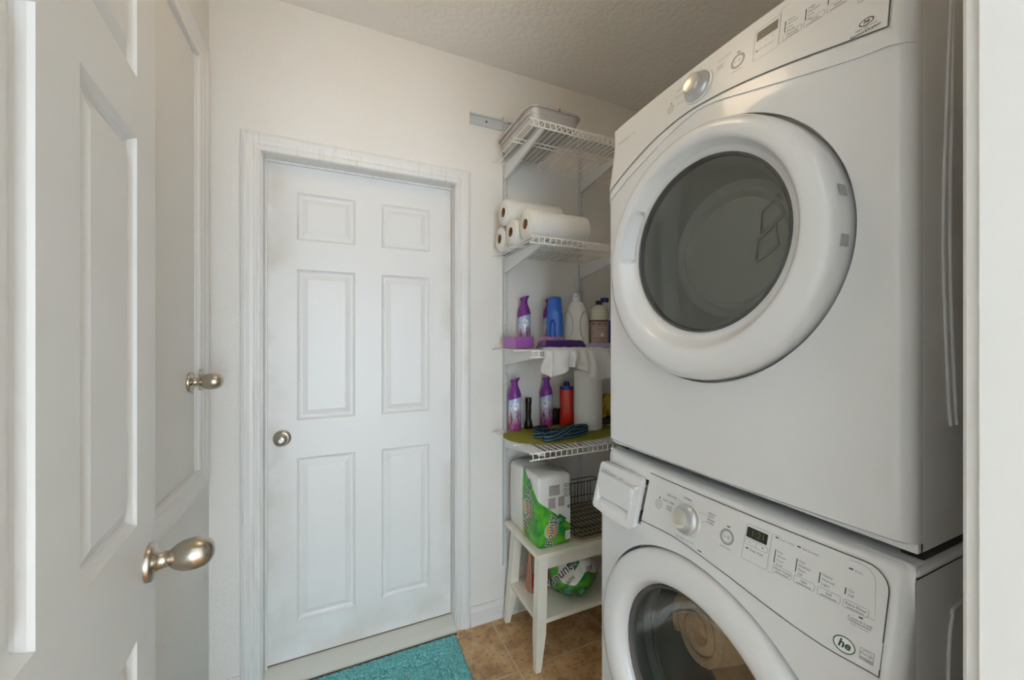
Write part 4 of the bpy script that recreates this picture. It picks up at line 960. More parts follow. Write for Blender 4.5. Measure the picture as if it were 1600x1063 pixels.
def plane_dec(c, face, d):
    R = Vector((math.cos(face), math.sin(face), 0)); Dn = Vector((math.sin(face), -math.cos(face), 0))
    return lambda a, b_: Vector(c)+R*a+Dn*d+Vector((0, 0, b_))
from mathutils.bvhtree import BVHTree
def dense(VF):      # cut faces small enough to follow a curved body
    bm = bmesh.new(); vv = [bm.verts.new((a, b_, 0)) for a, b_ in VF[0]]
    for f in VF[1]:
        try: bm.faces.new([vv[i] for i in f])
        except ValueError: pass
    bmesh.ops.triangulate(bm, faces=bm.faces); bmesh.ops.subdivide_edges(bm, edges=[e_ for e_ in bm.edges if e_.calc_length() > 0.008], cuts=3, use_grid_fill=True)
    bm.verts.index_update(); r_ = [(v.co.x, v.co.y) for v in bm.verts], [tuple(v.index for v in f.verts) for f in bm.faces]; bm.free(); return r_
def onbody(VF, c, face, lift):
    tree = BVHTree.FromPolygons([tuple(v) for v in VF[0]], VF[1]); R = Vector((math.cos(face), math.sin(face), 0)); Dn = Vector((math.sin(face), -math.cos(face), 0))
    def f(a, b_):
        o_ = Vector(c)+R*a+Dn*0.3+Vector((0, 0, b_)); h_ = tree.ray_cast(o_, -Dn)
        return (h_[0] if h_[0] is not None else o_-Dn*0.3)+Dn*lift
    return f
# blue softener bottle with cup cap and thumb recess
c = (0.934, 1.582, z3); fc = facing(c[0], c[1])
bb = thing('softener_bottle', 'glossy blue softener bottle with a blue measuring cap', 'bottle', c)
arch = [(-0.014*math.cos(t), 0.085+0.045*math.sin(t)) for t in lin(0, PI, 14)]+[(0.012, 0.02), (0.004, 0.008), (-0.010, 0.008)]
BVF = superbody(c, rows_fine([(0, 0.034, 0.024, 3), (0.004, 0.037, 0.027, 3), (0.09, 0.038, 0.028, 3), (0.15, 0.037, 0.029, 2.6), (0.168, 0.034, 0.029, 2.3), (0.172, 0.031, 0.028, 2)]), 128, face=fc)
obj('bottle_body', *dent(BVF, c, fc, [(0.012, [(a-0.010, b_) for a, b_ in arch])]), 'blue_bottle', bb, smooth=60)
obj('cap', *superbody(c, [(0.170, 0.035, 0.031, 2), (0.190, 0.035, 0.031, 2), (0.192, 0.0335, 0.0295, 2), (0.228, 0.030, 0.027, 2), (0.234, 0.028, 0.025, 2), (0.236, 0.022, 0.02, 2)], face=fc), 'blue_bottle', bb, smooth=40)
# white jug with two side grips
c = (1.058, 1.588, z3); fc = facing(c[0], c[1])
jg = thing('detergent_jug', 'white detergent jug with two arched grip recesses and a clear cap', 'jug', c)
JR = rows_fine([(0, 0.056, 0.040, 4), (0.005, 0.060, 0.044, 4), (0.06, 0.060, 0.045, 3.5), (0.13, 0.058, 0.045, 3), (0.165, 0.052, 0.043, 2.6), (0.190, 0.042, 0.038, 2.3), (0.205, 0.036, 0.034, 2.1), (0.212, 0.033, 0.032, 2), (0.216, 0.032, 0.031, 2)], 90)
grips = []
for s_ in (-1, 1):
    gp = [(s_*0.060, 0.166), (s_*0.041, 0.172), (s_*0.028, 0.165), (s_*0.018, 0.135), (s_*0.016, 0.10), (s_*0.020, 0.065), (s_*0.034, 0.030), (s_*0.050, 0.016), (s_*0.075, 0.04), (s_*0.075, 0.12)]
    grips.append((0.014, [(p.x, p.y) for p in spline([(a, b_, 0) for a, b_ in gp], 4, True)]))
grips.append((0.004, rect2d(0.001, 0.06, 0.004, 0.11)))
obj('jug_body', *dent(superbody(c, JR, 180, face=fc), c, fc, grips, 0.004), 'jug', jg, smooth=60)
obj('cap', *superbody(c, [(0.215, 0.021, 0.021, 2), (0.240, 0.020, 0.020, 2), (0.244, 0.016, 0.016, 2), (0.258, 0.015, 0.015, 2), (0.260, 0.012, 0.012, 2)], face=fc), 'clear_white', jg, smooth=40)
# soap bottle with a printed label
c = (1.163, 1.552, z3); R = 0.045
mb = thing('cleaner_bottle', 'cream round-shouldered cleaner bottle with black cap and taupe printed label', 'bottle', c)
obj('bottle_body', *lathe([(0, 0), (R-0.004, 0), (R, 0.004), (R, 0.168), (R-0.003, 0.182), (R-0.012, 0.194), (0.022, 0.200), (0.014, 0.204), (0.013, 0.212)], c, n=40), 'cream_bottle', mb, smooth=50)
obj('cap', *lathe([(0.0155, 0.205), (0.0155, 0.223), (0.0145, 0.225), (0, 0.225)], c, n=24), 'black_plastic', mb, smooth=40)
face = math.atan2(-c[1], -c[0]); wf = lambda lift: wrapc(c, R+lift, face)
def wstrip(a0, a1, z0, z1, fn, n=16):
    V = []
    for k in range(n+1): a = a0+(a1-a0)*k/n; V += [fn(a, z0), fn(a, z1)]
    return V, [(2*k, 2*k+2, 2*k+3, 2*k+1) for k in range(n)]
lb = obj('printed_label', *wstrip(-0.075, 0.075, 0.008, 0.130, wf(0.0006)), 'meyer_label', mb, smooth=60)
obj('label_band', *wstrip(-0.075, 0.075, 0.122, 0.131, wf(0.0009)), 'brown_ink', lb, smooth=60)
for s, sz, z_, bo in (('MRS. MEYER\u2019S', 0.0140, 0.112, 0.03), ('CLEAN DAY', 0.0080, 0.101, 0.01), ('MULTI-SURFACE', 0.0080, 0.042, 0.02), ('CONCENTRATE', 0.0065, 0.030, 0.0), ('LAVENDER', 0.0065, 0.086, 0.0)):
    obj('lettering', *put2d(move2d(text_mesh(s, sz, bo), 0.004, z_), wf(0.0011)), 'brown_ink', lb)
for z_ in (0.078, 0.071, 0.020): obj('text_line', *put2d(fill2d(rect2d(0.0, z_, 0.05, 0.0012)), wf(0.0011)), 'brown_ink', lb)
obj('label_seal', *put2d(fill2d(ell2d(0.016, 0.060, 0.0075, 0.0085, 10)), wf(0.0011)), 'white_ink', lb)
obj('label_seal_core', *put2d(outline2d(ell2d(0.016, 0.060, 0.0035, 0.004, 10), 0.001), wf(0.0014)), 'brown_ink', lb)
# white bottle with blue cap and label
c = (1.290, 1.668, z3); fc = facing(c[0], c[1])
wbt = thing('bleach_bottle', 'translucent white bottle with blue cap and blue label, behind the cream bottle', 'bottle', c)
obj('bottle_body', *superbody(c, [(0, 0.046, 0.036, 3), (0.004, 0.049, 0.039, 3), (0.14, 0.049, 0.039, 3), (0.19, 0.042, 0.034, 2.5), (0.222, 0.024, 0.022, 2), (0.232, 0.017, 0.017, 2)], face=fc), 'clear_white', wbt, smooth=50)
obj('cap', *superbody((c[0]-0.004, c[1], c[2]), [(0.231, 0.021, 0.021, 2), (0.252, 0.021, 0.021, 2), (0.255, 0.018, 0.018, 2)], face=fc), 'blue_cap', wbt, smooth=40)
obj('printed_label', *superbody(c, [(0.018, 0.0497, 0.0397, 3), (0.135, 0.0497, 0.0397, 3)], face=fc, cap=False), 'blue_label', wbt, smooth=50)
# white plastic bag draped over the shelf lip
us_, vs2 = lin(0, 1, 90), lin(0, 1, 26)
def bagp(u, v):
    x_ = 0.735+0.30*u+0.010*math.sin(u*23)*v
    if v < 0.25:   # lying on the shelf, then over the edge
        t = v/0.25; return Vector((x_, 1.385-0.047*t, z3+0.0015+0.006*abs(noise.noise(Vector((u*9, t*3, 1))))+0.004*math.sin(PI*t)))
    t = (v-0.25)/0.75
    drop = 0.092+0.022*math.sin(u*9.3+0.5)+0.026*max(0, (u-0.6)/0.4)-0.018*max(0, (0.18-u)/0.18)
    fold = (0.016*math.sin(u*38+1.3*math.sin(u*11))+0.012*noise.noise(Vector((u*8, t*2, 0))))*min(1, t*1.6)
    return Vector((x_+0.025*(u-0.5)*t+(0.035*t*max(0, u-0.6)/0.4), 1.336-0.010*math.sin(PI*min(1, t*1.3))+fold-0.006, z3+0.002-drop*t-0.004*t))
tag(obj('plastic_bag', *grid(bagp, us_, vs2), 'plastic_bag', smooth=70, origin=(0.9, 1.34, z3)), 'crumpled white plastic bag hanging over the wire shelf edge', 'plastic bag')

# --- shelf 4
zm = SHZ[3]+0.006
pts = [(0.968+0.288*math.copysign(abs(math.cos(t))**0.9, math.cos(t)), 1.572+0.168*math.copysign(abs(math.sin(t))**0.9, math.sin(t))) for t in lin(0, 2*PI, 73)[:-1]]
tag(obj('placemat', *prism([(a, b_, zm) for a, b_ in pts], (0, 0, 0.004)), 'olive', origin=(0.968, 1.572, zm), bevel=0.001), 'oval olive green woven placemat lying on the lowest wire shelf', 'placemat')
# flashlight standing on its head
c = (0.858, 1.705, z4)
fz = thing('flashlight', 'black metal flashlight standing on its lens end on the placemat', 'flashlight', c)
obj('flashlight_head', *lathe([(0, 0), (0.020, 0), (0.021, 0.003), (0.021, 0.020), (0.019, 0.024), (0.019, 0.030), (0.015, 0.042)], c, n=28), 'flash', fz, smooth=35)
obj('flashlight_barrel', *lathe([(0.0145, 0.042), (0.0135, 0.050), (0.0135, 0.075), (0.0145, 0.077), (0.0145, 0.118), (0.0135, 0.120)], c, n=28), 'flash', fz, smooth=35)
obj('tail_cap', *lathe([(0.0155, 0.120), (0.016, 0.123), (0.016, 0.146), (0.014, 0.150), (0, 0.150)], c, n=28), 'flash', fz, smooth=35)
# striped strap: loops of webbing, black with blue edges
def webbing(name, path, wdt, parent, up=(0, 0.35, 1)):
    Pp = spline(path, 8); V, F, fmi = [], [], []; up = Vector(up).normalized()
    offs = [-0.5, -0.34, -0.22, 0.22, 0.34, 0.5]
    for i, p in enumerate(Pp):
        d = (Pp[min(i+1, len(Pp)-1)]-Pp[max(i-1, 0)]).normalized(); wv_ = (up-d*up.dot(d)).normalized(); nn = d.cross(wv_)
        for s_ in (-1, 1):
            for o_ in offs: V.append(p+wv_*wdt*o_+nn*0.0012*s_)
    n_ = 12
    for i in range(len(Pp)-1):
        for s_ in (0, 6):
            for k in range(5): F.append((i*n_+s_+k, (i+1)*n_+s_+k, (i+1)*n_+s_+k+1, i*n_+s_+k+1)); fmi.append(1 if k in (1, 3) else 0)
        for a_ in ((0, 6), (5, 11)): F.append((i*n_+a_[0], (i+1)*n_+a_[0], (i+1)*n_+a_[1], i*n_+a_[1])); fmi.append(0)
    return obj(name, V, F, ['strap_black', 'strap_blue'], parent, fm=fmi, smooth=60)
ss = thing('leash', 'black webbing leash with blue stripes, coiled in front of the paper towel roll', 'leash', (0.915, 1.50, z4))
lp = [(0.790, 1.520), (0.800, 1.488), (0.870, 1.470), (0.96, 1.492), (1.04, 1.500), (1.065, 1.520), (1.03, 1.538), (0.94, 1.520), (0.86, 1.490), (0.812, 1.468), (0.800, 1.446)]
webbing('strap', [(a, b_, z4+0.014+0.006*(i % 3)) for i, (a, b_) in enumerate(lp)], 0.026, ss)
webbing('strap', [(0.800, 1.446, z4+0.014), (0.840, 1.438, z4+0.016), (0.900, 1.452, z4+0.028), (0.960, 1.476, z4+0.044), (0.985, 1.505, z4+0.040), (0.955, 1.515, z4+0.03), (0.88, 1.485, z4+0.028), (0.815, 1.462, z4+0.022)], 0.026, ss)
webbing('strap', [(0.83, 1.448, z4+0.013), (0.93, 1.452, z4+0.013), (1.02, 1.475, z4+0.014), (1.062, 1.500, z4+0.018), (1.045, 1.515, z4+0.03), (0.98, 1.492, z4+0.034), (0.90, 1.47, z4+0.03)], 0.024, ss)
webbing('handle_loop', [(0.905, 1.575, z4+0.014), (0.855, 1.580, z4+0.018), (0.815, 1.56, z4+0.025), (0.80, 1.535, z4+0.024), (0.835, 1.520, z4+0.016), (0.89, 1.535, z4+0.014)], 0.022, ss)
obj('clip', *join(box(0.865, 0.905, 1.600, 1.625, z4, z4+0.030), tube([(0.862, 1.61, z4+0.02), (0.845, 1.60, z4+0.026), (0.842, 1.585, z4+0.014), (0.86, 1.59, z4+0.008)], 0.003, 6)), 'black_plastic', ss, bevel=0.005)
# black pouch against the wall
softpack('pouch', 1.005, 1.125, 1.716, 1.744, z4-0.0041, 0.080, 'black_plastic', 'small black pouch leaning at the wall behind the red bottle', 'pouch', seed=4)
# red bottle
c = (1.060, 1.680, z4); fc = facing(c[0], c[1])
rb = thing('red_cleaner_bottle', 'red plastic bottle with a dark blue spout cap', 'bottle', c)
obj('bottle_body', *superbody(c, [(0, 0.033, 0.024, 3), (0.004, 0.035, 0.026, 3), (0.06, 0.034, 0.026, 3), (0.10, 0.0315, 0.024, 3), (0.14, 0.034, 0.026, 3), (0.178, 0.034, 0.026, 2.6), (0.184, 0.031, 0.025, 2.3)], face=fc), 'red_bottle', rb, smooth=50)
obj('grip_ridge', *put2d(line2d([(p.x, p.y) for p in spline([(-0.010, 0.165, 0), (0.004, 0.14, 0), (0.010, 0.11, 0), (0.002, 0.075, 0), (-0.008, 0.045, 0)], 6)], 0.008), plane_dec(c, fc, 0.0262)), 'red_bottle', rb)
obj('cap', *superbody(c, [(0.182, 0.034, 0.026, 2.3), (0.197, 0.033, 0.025, 2.3), (0.199, 0.018, 0.016, 2), (0.218, 0.014, 0.013, 2), (0.220, 0.011, 0.011, 2)], face=fc), 'blue_cap', rb, smooth=40)
towel_roll((1.128, 1.592, z4), (0, 0, 1), 0.068, 0.285, 'quilted paper towel roll standing upright on the placemat')
# yellow gloves on a dark folded cloth
softpack('dark_cloth', 1.235, 1.42, 1.63, 1.735, zm-0.0008, 0.030, 'black_plastic', 'dark folded cloth under the yellow rubber gloves', 'cloth', seed=8)
V, F = lump((1.325, 1.68, zm+0.090), (0.085, 0.048, 0.056), 22, 6, 0.30, zm+0.037)
gl = tag(obj('rubber_gloves', V, F, 'yellow', smooth=70, origin=(1.325, 1.68, zm+0.035)), 'crumpled yellow rubber gloves heaped on a dark cloth', 'gloves')
for k in range(3): obj('finger', *tube(spline([(1.27, 1.645, zm+0.11-0.028*k), (1.255, 1.635, zm+0.10-0.028*k), (1.245, 1.645, zm+0.088-0.022*k)], 5), 0.012, 8), 'yellow', gl, smooth=70)
tag(obj('wooden_stick', *tube([(1.262, 1.508, zm+0.004), (1.46, 1.475, zm+0.004)], 0.005, 8), 'rack_tray', origin=(1.36, 1.49, zm), smooth=60), 'thin pale wooden stick lying at the end of the placemat', 'stick')

# ------------------------------------------------------------------ side table
TX0, TX1, TY0, TY1, TZ = 0.742, 1.26, 1.390, 1.732, 0.475
tb = thing('side_table', 'small white wooden side table with splayed legs and a lower shelf', 'table', ((TX0+TX1)/2, (TY0+TY1)/2, 0))
obj('tabletop', *box(TX0, TX1, TY0, TY1, TZ-0.020, TZ), 'table_white', tb, bevel=0.003)
LW = 0.042
def leg(xt, yt, xb, yb, tx, ty):
    # square leg, tapering on its inner faces near the foot; tx, ty point towards the table's inside
    def sq(x_, y_, w_, d_, z_): return [(x_, y_, z_), (x_+tx*w_, y_, z_), (x_+tx*w_, y_+ty*d_, z_), (x_, y_+ty*d_, z_)]
    rows = [(1.0, LW, LW), (0.32, LW, LW), (0.0, 0.024, 0.026)]; V, F = [], []
    for t, w_, d_ in rows: V += sq(xb+(xt-xb)*t, yb+(yt-yb)*t, w_, d_, (TZ-0.020)*t)
    for i in range(2):
        for k in range(4): F.append((i*4+k, i*4+(k+1) % 4, i*4+4+(k+1) % 4, i*4+4+k))
    F += [(0, 1, 2, 3), (8, 11, 10, 9)]
    return obj('leg', V, F, 'table_white', tb, bevel=0.0015)
leg(TX0+0.012, TY0+0.010, TX0-0.006, TY0+0.004, 1, 1); leg(TX0+0.032, TY1-0.012, TX0-0.006, TY1-0.004, 1, -1); leg(TX1-0.012, TY0+0.010, TX1+0.006, TY0+0.004, -1, 1); leg(TX1-0.012, TY1-0.010, TX1+0.006, TY1-0.004, -1, -1)
for bb_ in (box(TX0+0.05, TX1-0.05, TY0+0.022, TY0+0.038, TZ-0.075, TZ-0.020), box(TX0+0.05, TX1-0.05, TY1-0.045, TY1-0.03, TZ-0.075, TZ-0.020), box(TX1-0.05, TX1-0.035, TY0+0.04, TY1-0.04, TZ-0.075, TZ-0.020)): obj('apron', *bb_, 'table_white', tb)
LZ = 0.197
obj('lower_shelf', *box(TX0+0.012, TX1-0.012, TY0+0.018, TY1-0.018, LZ-0.018, LZ), 'table_white', tb, bevel=0.002)

# napkin packs on the table
def soft_block(x0, x1, y0, y1, z0, z1, r=0.012, puff=0.004):
    zs = [0, 0.02, 0.06, 0.2, 0.4, 0.6, 0.8, 0.93, 0.975, 1.0]; rows = []
    for k, t in enumerate(zs):
        ins = (0.010 if k == 0 else 0.003 if k == 1 else 0) + (0.002 if k == 8 else 0.012 if k == 9 else 0); p = puff*math.sin(PI*t)
        rows.append(rrect3(x0+ins-p, x1-ins+p, y0+ins-p, y1-ins+p, z0+(z1-z0)*t, max(0.004, r-ins*0.3), 4))
    V, F, n = ringstack(rows); F += [tuple(range(n))[::-1], tuple((len(rows)-1)*n+k for k in range(n))]
    return V, F
BX0, BX1, BY0, BY1 = 0.765, 0.922, 1.428, 1.575
zt = TZ+0.0005
np1 = thing('napkin_pack', 'tall green and white printed napkin pack standing at the table corner', 'napkin pack', (BX0, BY0, zt))
V, F = soft_block(BX0, BX1, BY0, BY1, zt, zt+0.300, 0.010, 0.002)
obj('wrapper', V, F, 'pack_print_body', np1, smooth=50)
def front(cx, cz, lift): return lambda a, b_: Vector((BX0+cx+a, BY0-0.0035-lift, zt+cz+b_))
def left(cy, cz, lift): return lambda a, b_: Vector((BX0-0.0035-lift, BY0+cy-a, zt+cz+b_))
def logo(fr, c1, c2, sc, root, up=1.31, ts=1.0):
    f = lambda lift: fr(c1, c2, lift)
    obj('logo_arc', *put2d(fill2d(rot2d((ell2d(-0.004*sc, 0, 0.030*sc, 0.036*sc), []), 0)[0]), f(0.0002)), 'pack_teal', root)
    obj('logo_sun', *put2d(fill2d(ell2d(0.002*sc, 0, 0.027*sc, 0.033*sc)), f(0.0004)), 'pack_yellow', root)
    obj('logo_sun', *put2d(fill2d(ell2d(0.008*sc, 0.004, 0.021*sc, 0.026*sc)), f(0.0006)), 'pack_orange', root)
    for bo, m_, l_ in ((0.055, 'white_ink', 0.0008), (0.012, 'ink', 0.0011)):
        obj('lettering', *put2d(rot2d(text_mesh('Bounty', 0.034*sc*ts, bo, 0.12), up), f(l_)), m_, root)
    for bo, m_, l_ in ((0.05, 'white_ink', 0.0009), (0.01, 'ink', 0.0012)):
        obj('lettering', *put2d(move2d(rot2d(text_mesh('Napkins', 0.017*sc*ts, bo, 0.12), up), 0.023*sc*ts, 0.006*sc), f(l_)), m_, root)
logo(front, 0.056, 0.070, 0.90, np1, 1.42, 1.42); logo(left, 0.098, 0.135, 1.15, np1, 1.48, 1.62)
def diamond(fr, c1, c2, w_, h_, root):
    obj('diamond', *put2d(fill2d([(0, -h_), (w_, 0), (0, h_), (-w_, 0)]), fr(c1, c2, 0.0004)), 'pack_green_dark', root)
    obj('lettering', *put2d(text_mesh('quilted\nnapkins', h_*0.30, 0.0), fr(c1, c2, 0.0008)), 'white_ink', root)
diamond(front, 0.100, 0.110, 0.034, 0.026, np1); diamond(left, 0.075, 0.248, 0.024, 0.028, np1)
for a, b_, w_, h_ in ((0.074, 0.238, 0.052, 0.044), (0.062, 0.185, 0.034, 0.046), (0.108, 0.187, 0.030, 0.040)): obj('fine_print', *put2d(fill2d(rect2d(0, 0, w_, h_)), front(a, b_, 0.0004)), 'pack_print', np1)
for k in range(3):
    for q in range(2): obj('print_ring', *put2d(outline2d(ell2d(0, 0, 0.0055, 0.007, 14), 0.002), front(0.125+0.013*q, 0.212+0.020*k, 0.0005)), 'ink', np1)
obj('print_bar', *put2d(fill2d(rect2d(0, 0, 0.003, 0.055)), front(0.149, 0.232, 0.0005)), 'ink', np1)
obj('blue_seal', *put2d(fill2d(ell2d(0, 0, 0.007, 0.008)), front(0.144, 0.160, 0.0005)), 'seal_blue', np1)
bc = obj('barcode_field', *put2d(fill2d(rect2d(0, 0, 0.024, 0.036)), front(0.140, 0.040, 0.0005)), 'white_ink', np1)
for k in range(7): obj('barcode_bar', *put2d(fill2d(rect2d(0, -0.012+0.004*k, 0.018, 0.0018)), front(0.140, 0.040, 0.0008)), 'barcode', bc)
obj('yellow_corner', *put2d(fill2d([(-0.010, 0.0), (0.012, 0.0), (-0.002, 0.045), (-0.010, 0.06)]), left(0.128, 0.012, 0.0003)), 'pack_yellow', np1)
np2 = thing('napkin_pack', 'plain white side of a second napkin pack standing against the wall', 'napkin pack', (0.765, 1.585, zt))
obj('wrapper', *soft_block(0.765, 0.925, 1.585, 1.715, zt, zt+0.296, 0.010, 0.002), 'pack_white', np2, smooth=50)
obj('fold_seam', *box(0.7612, 0.7618, 1.648, 1.650, zt+0.02, zt+0.28), 'table_white', np2)
# dish rack with drain tray
dk = thing('dish_rack', 'dark wire dish rack on a yellowed drain tray beside the napkin pack', 'dish rack', (1.09, 1.56, zt))
rows = [rrect3(0.942, 1.245, 1.402, 1.715, zt, 0.04), rrect3(0.935, 1.252, 1.396, 1.722, zt+0.012, 0.045), rrect3(0.940, 1.247, 1.401, 1.717, zt+0.013, 0.042), rrect3(0.950, 1.237, 1.411, 1.707, zt+0.004, 0.036)]
V, F, n = ringstack(rows); F += [tuple(range(n))[::-1], tuple(3*n+k for k in range(n))]
obj('drain_tray', V, F, 'rack_tray', dk, smooth=40)
for z_ in (0.022, 0.060, 0.150): obj('rim_wire', *tube(rrect3(0.947, 1.24, 1.412 if z_ < 0.1 else 1.66, 1.708, zt+z_, 0.03 if z_ < 0.1 else 0.02), 0.0022, 6, True), 'rack_wire', dk, smooth=60)
for k in range(13):
    x_ = 0.965+0.0225*k
    obj('floor_wire', *tube([(x_, 1.412, zt+0.060), (x_, 1.414, zt+0.022), (x_, 1.706, zt+0.022)], 0.0016, 6), 'rack_wire', dk, smooth=60)
for k in range(6): y_ = 1.44+0.045*k; obj('cross_wire', *tube([(0.948, y_, zt+0.06), (0.95, y_, zt+0.025), (1.238, y_, zt+0.025), (1.24, y_, zt+0.06)], 0.0016, 6), 'rack_wire', dk, smooth=60)
for k in range(7):
    x_ = 0.975+0.040*k
    obj('plate_loop', *tube(spline([(x_-0.008, 1.706, zt+0.022), (x_-0.009, 1.706, zt+0.115), (x_-0.005, 1.706, zt+0.128), (x_+0.005, 1.706, zt+0.128), (x_+0.009, 1.706, zt+0.115), (x_+0.008, 1.706, zt+0.022)], 4), 0.0018, 6), 'rack_wire', dk, smooth=60)
# opened napkin bag on the lower shelf
V, F = lump((0.985, 1.515, LZ+0.105), (0.112, 0.098, 0.115), 30, 11, 0.16, LZ+0.0012)
m = mat('bag_print', (0.8, 0.8, 0.8), 0.28, bump=0.5, bscale=22); N, L, b = nodes_of(m)
tc = N.new('ShaderNodeTexCoord'); n1 = N.new('ShaderNodeTexNoise'); n1.inputs['Scale'].default_value = 7.5; n1.inputs['Detail'].default_value = 0.5; L.new(tc.outputs['Object'], n1.inputs['Vector'])
dpn = N.new('ShaderNodeVectorMath'); dpn.operation = 'DOT_PRODUCT'; dpn.inputs[1].default_value = (-0.9, -0.5, -1.6); L.new(tc.outputs['Object'], dpn.inputs[0])
ad = N.new('ShaderNodeMath'); ad.operation = 'ADD'; L.new(n1.outputs['Fac'], ad.inputs[0]); L.new(dpn.outputs['Value'], ad.inputs[1])
gt = N.new('ShaderNodeMath'); gt.operation = 'GREATER_THAN'; gt.inputs[1].default_value = 0.32; L.new(ad.outputs[0], gt.inputs[0])
n2 = N.new('ShaderNodeTexNoise'); n2.inputs['Scale'].default_value = 18; L.new(tc.outputs['Object'], n2.inputs['Vector'])
cr = N.new('ShaderNodeValToRGB'); L.new(n2.outputs['Fac'], cr.inputs[0]); e = cr.color_ramp.elements; e[0].position = 0.38; e[0].color = (0.01, 0.15, 0.035, 1); e[1].position = 0.62; e[1].color = (0.09, 0.42, 0.035, 1)
mx = N.new('ShaderNodeMix'); mx.data_type = 'RGBA'; mx.inputs[6].default_value = (0.74, 0.75, 0.71, 1); L.new(cr.outputs[0], mx.inputs[7]); L.new(gt.outputs[0], mx.inputs[0]); L.new(mx.outputs[2], b.inputs['Base Color'])
nb_ = thing('napkin_bag', 'opened crumpled green and white napkin bag on the table\u2019s lower shelf', 'napkin bag', (0.975, 1.535, LZ))
wrp = obj('wrapper', V, F, 'bag_print', nb_, smooth=80)
# print on the bag follows its surface: project along the facing direction
bvh = BVHTree.FromPolygons([tuple(v) for v in V], F)
bc_ = Vector((0.985, 1.515, LZ+0.100)); vd = Vector((0.45, 0.86, -0.25)).normalized(); rt = vd.cross(Vector((0, 0, 1))).normalized(); upv = rt.cross(vd)
def onbag(a0, b0, lift=0.0015):
    def f(a, b_):
        o_ = bc_+rt*(a+a0)+upv*(b_+b0)-vd*0.4; h_ = bvh.ray_cast(o_, vd)
        return (h_[0] if h_[0] is not None else o_+vd*0.3)-vd*lift
    return f
def bagtext(s, sz, a, b_, rot, m_, bo=0.02, lift=0.002): obj('lettering', *put2d(dense(rot2d(text_mesh(s, sz, bo, 0.1), rot)), onbag(a, b_, lift)), m_, wrp)
for bo, m_, l_ in ((0.05, 'white_ink', 0.0022), (0.012, 'ink', 0.0032)): bagtext('Bounty', 0.052, -0.055, 0.010, 0.75, m_, bo, l_)
bagtext('Napkins', 0.026, -0.030, -0.030, 0.85, 'ink', 0.0, 0.003)
for a, b_, q in ((0.0, 0.052, 0.2), (0.034, -0.060, 0.6)): obj('diamond', *put2d(dense(rot2d(fill2d([(0, -0.024), (0.028, 0), (0, 0.024), (-0.028, 0)]), q)), onbag(a, b_, 0.002)), 'pack_green_dark', wrp); bagtext('quilted\nnapkins', 0.009, a, b_, q, 'white_ink', 0.0, 0.0032)
obj('barcode_field', *put2d(dense(fill2d(rect2d(0, 0, 0.032, 0.020))), onbag(0.068, 0.030, 0.002)), 'barcode', wrp)
obj('blue_seal', *put2d(dense(fill2d(ell2d(0, 0, 0.012, 0.012))), onbag(-0.030, -0.062, 0.002)), 'seal_blue', wrp)
bagtext('Bounty', 0.026, 0.070, -0.040, 0.7, 'ink', 0.01, 0.003)
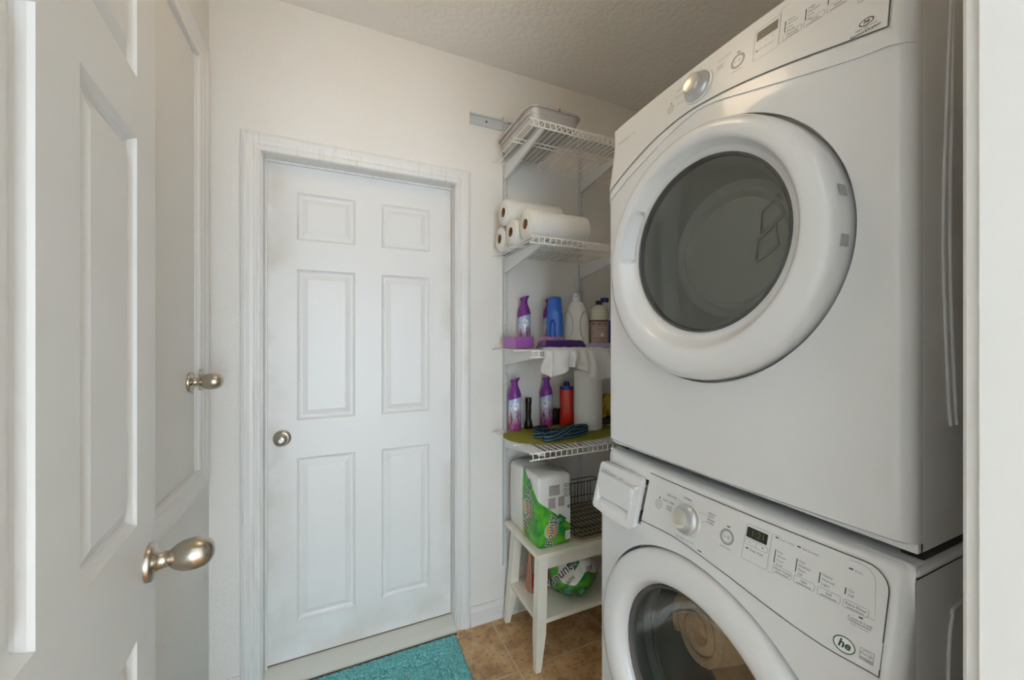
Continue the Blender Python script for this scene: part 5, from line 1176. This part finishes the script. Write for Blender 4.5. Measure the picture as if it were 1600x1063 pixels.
# orange gusseted pouch
og = thing('snack_bag', 'orange gusseted plastic bag with a clear window, standing behind the table leg', 'bag', (0.84, 1.60, LZ))
us_, vs2 = lin(0, 1, 17), lin(0, 1, 14)
def sideA(sgn):
    def f(u, v):
        hw = 0.052*(1-0.12*v); dep = 0.030*(1-v**1.5)*math.cos((u-0.5)*PI*0.55)+0.002
        return Vector((0.855+0.03*(v-0.5)*0+ (u-0.5)*2*hw, 1.603+sgn*dep+0.004*noise.noise(Vector((u*5, v*5, sgn))), LZ+0.001+0.185*v+0.006*math.sin(u*9)*v))
    return f
a_ = grid(sideA(-1), us_, vs2); b2 = grid(sideA(1), us_, vs2); n_ = len(vs2); nA = len(a_[0])
V = a_[0]+b2[0]; F = a_[1]+[tuple(i+nA for i in f) for f in b2[1]]
for j in range(n_-1):
    for i in (0, 16): F.append((i*n_+j, i*n_+j+1, nA+i*n_+j+1, nA+i*n_+j))
for i in range(16):
    for j in (0, n_-1): F.append((i*n_+j, (i+1)*n_+j, nA+(i+1)*n_+j, nA+i*n_+j))
obj('pouch', V, F, 'orange_bag', og, smooth=50)
fA = sideA(-1)
obj('bag_window', *grid(lambda u, v: fA(0.16+0.72*u, 0.12+0.66*v)+Vector((0, -0.0012, 0)), us_, vs2), 'bag_window', og, smooth=50)
obj('bag_print', *grid(lambda u, v: fA(0.10+0.14*u, 0.12+0.34*v)+Vector((0, -0.002, 0)), lin(0, 1, 5), lin(0, 1, 8)), 'bag_red', og, smooth=50)
obj('seal_edge', *tube([fA(0.03, v)+Vector((0, -0.002, 0)) for v in lin(0, 1, 12)], 0.0018, 6), 'table_white', og)

# ------------------------------------------------------------------ bath mat
RX0, RX1, RY0, RY1 = -0.30, 0.497, 1.20, 1.722
rg = thing('bath_mat', 'teal tufted bath mat with a raised border, in front of the closed door', 'bath mat', ((RX0+RX1)/2, (RY0+RY1)/2, 0))
obj('backing', *box(RX0+0.004, RX1-0.004, RY0+0.004, RY1-0.004, 0.0003, 0.005), 'teal', rg)
nx, ny = 266, 174
def pile(i, j):
    x_, y_ = RX0+(RX1-RX0)*i/(nx-1), RY0+(RY1-RY0)*j/(ny-1)
    e_ = min(x_-RX0, RX1-x_, RY1-y_, y_-RY0); z_ = 0.017*min(1, (e_/0.010+0.15))**0.5
    for g_ in (0.070, 0.112): z_ -= 0.007*math.exp(-((e_-g_)/0.0035)**2)
    if 0.07 < e_ < 0.112: z_ -= 0.003*(0.5+0.5*math.sin((x_+y_)*150)*math.sin((x_-y_)*150))
    z_ += random.uniform(-0.0035, 0.0015)+0.003*noise.noise(Vector((x_*60, y_*60, 0)))
    return Vector((x_+random.uniform(-0.0015, 0.0015), y_+random.uniform(-0.0015, 0.0015)*(1 if e_ > 0.006 else 2), max(0.002, z_)))
tag(obj('pile', *grid(pile, range(nx), range(ny)), 'teal', rg, smooth=80), kind='stuff')
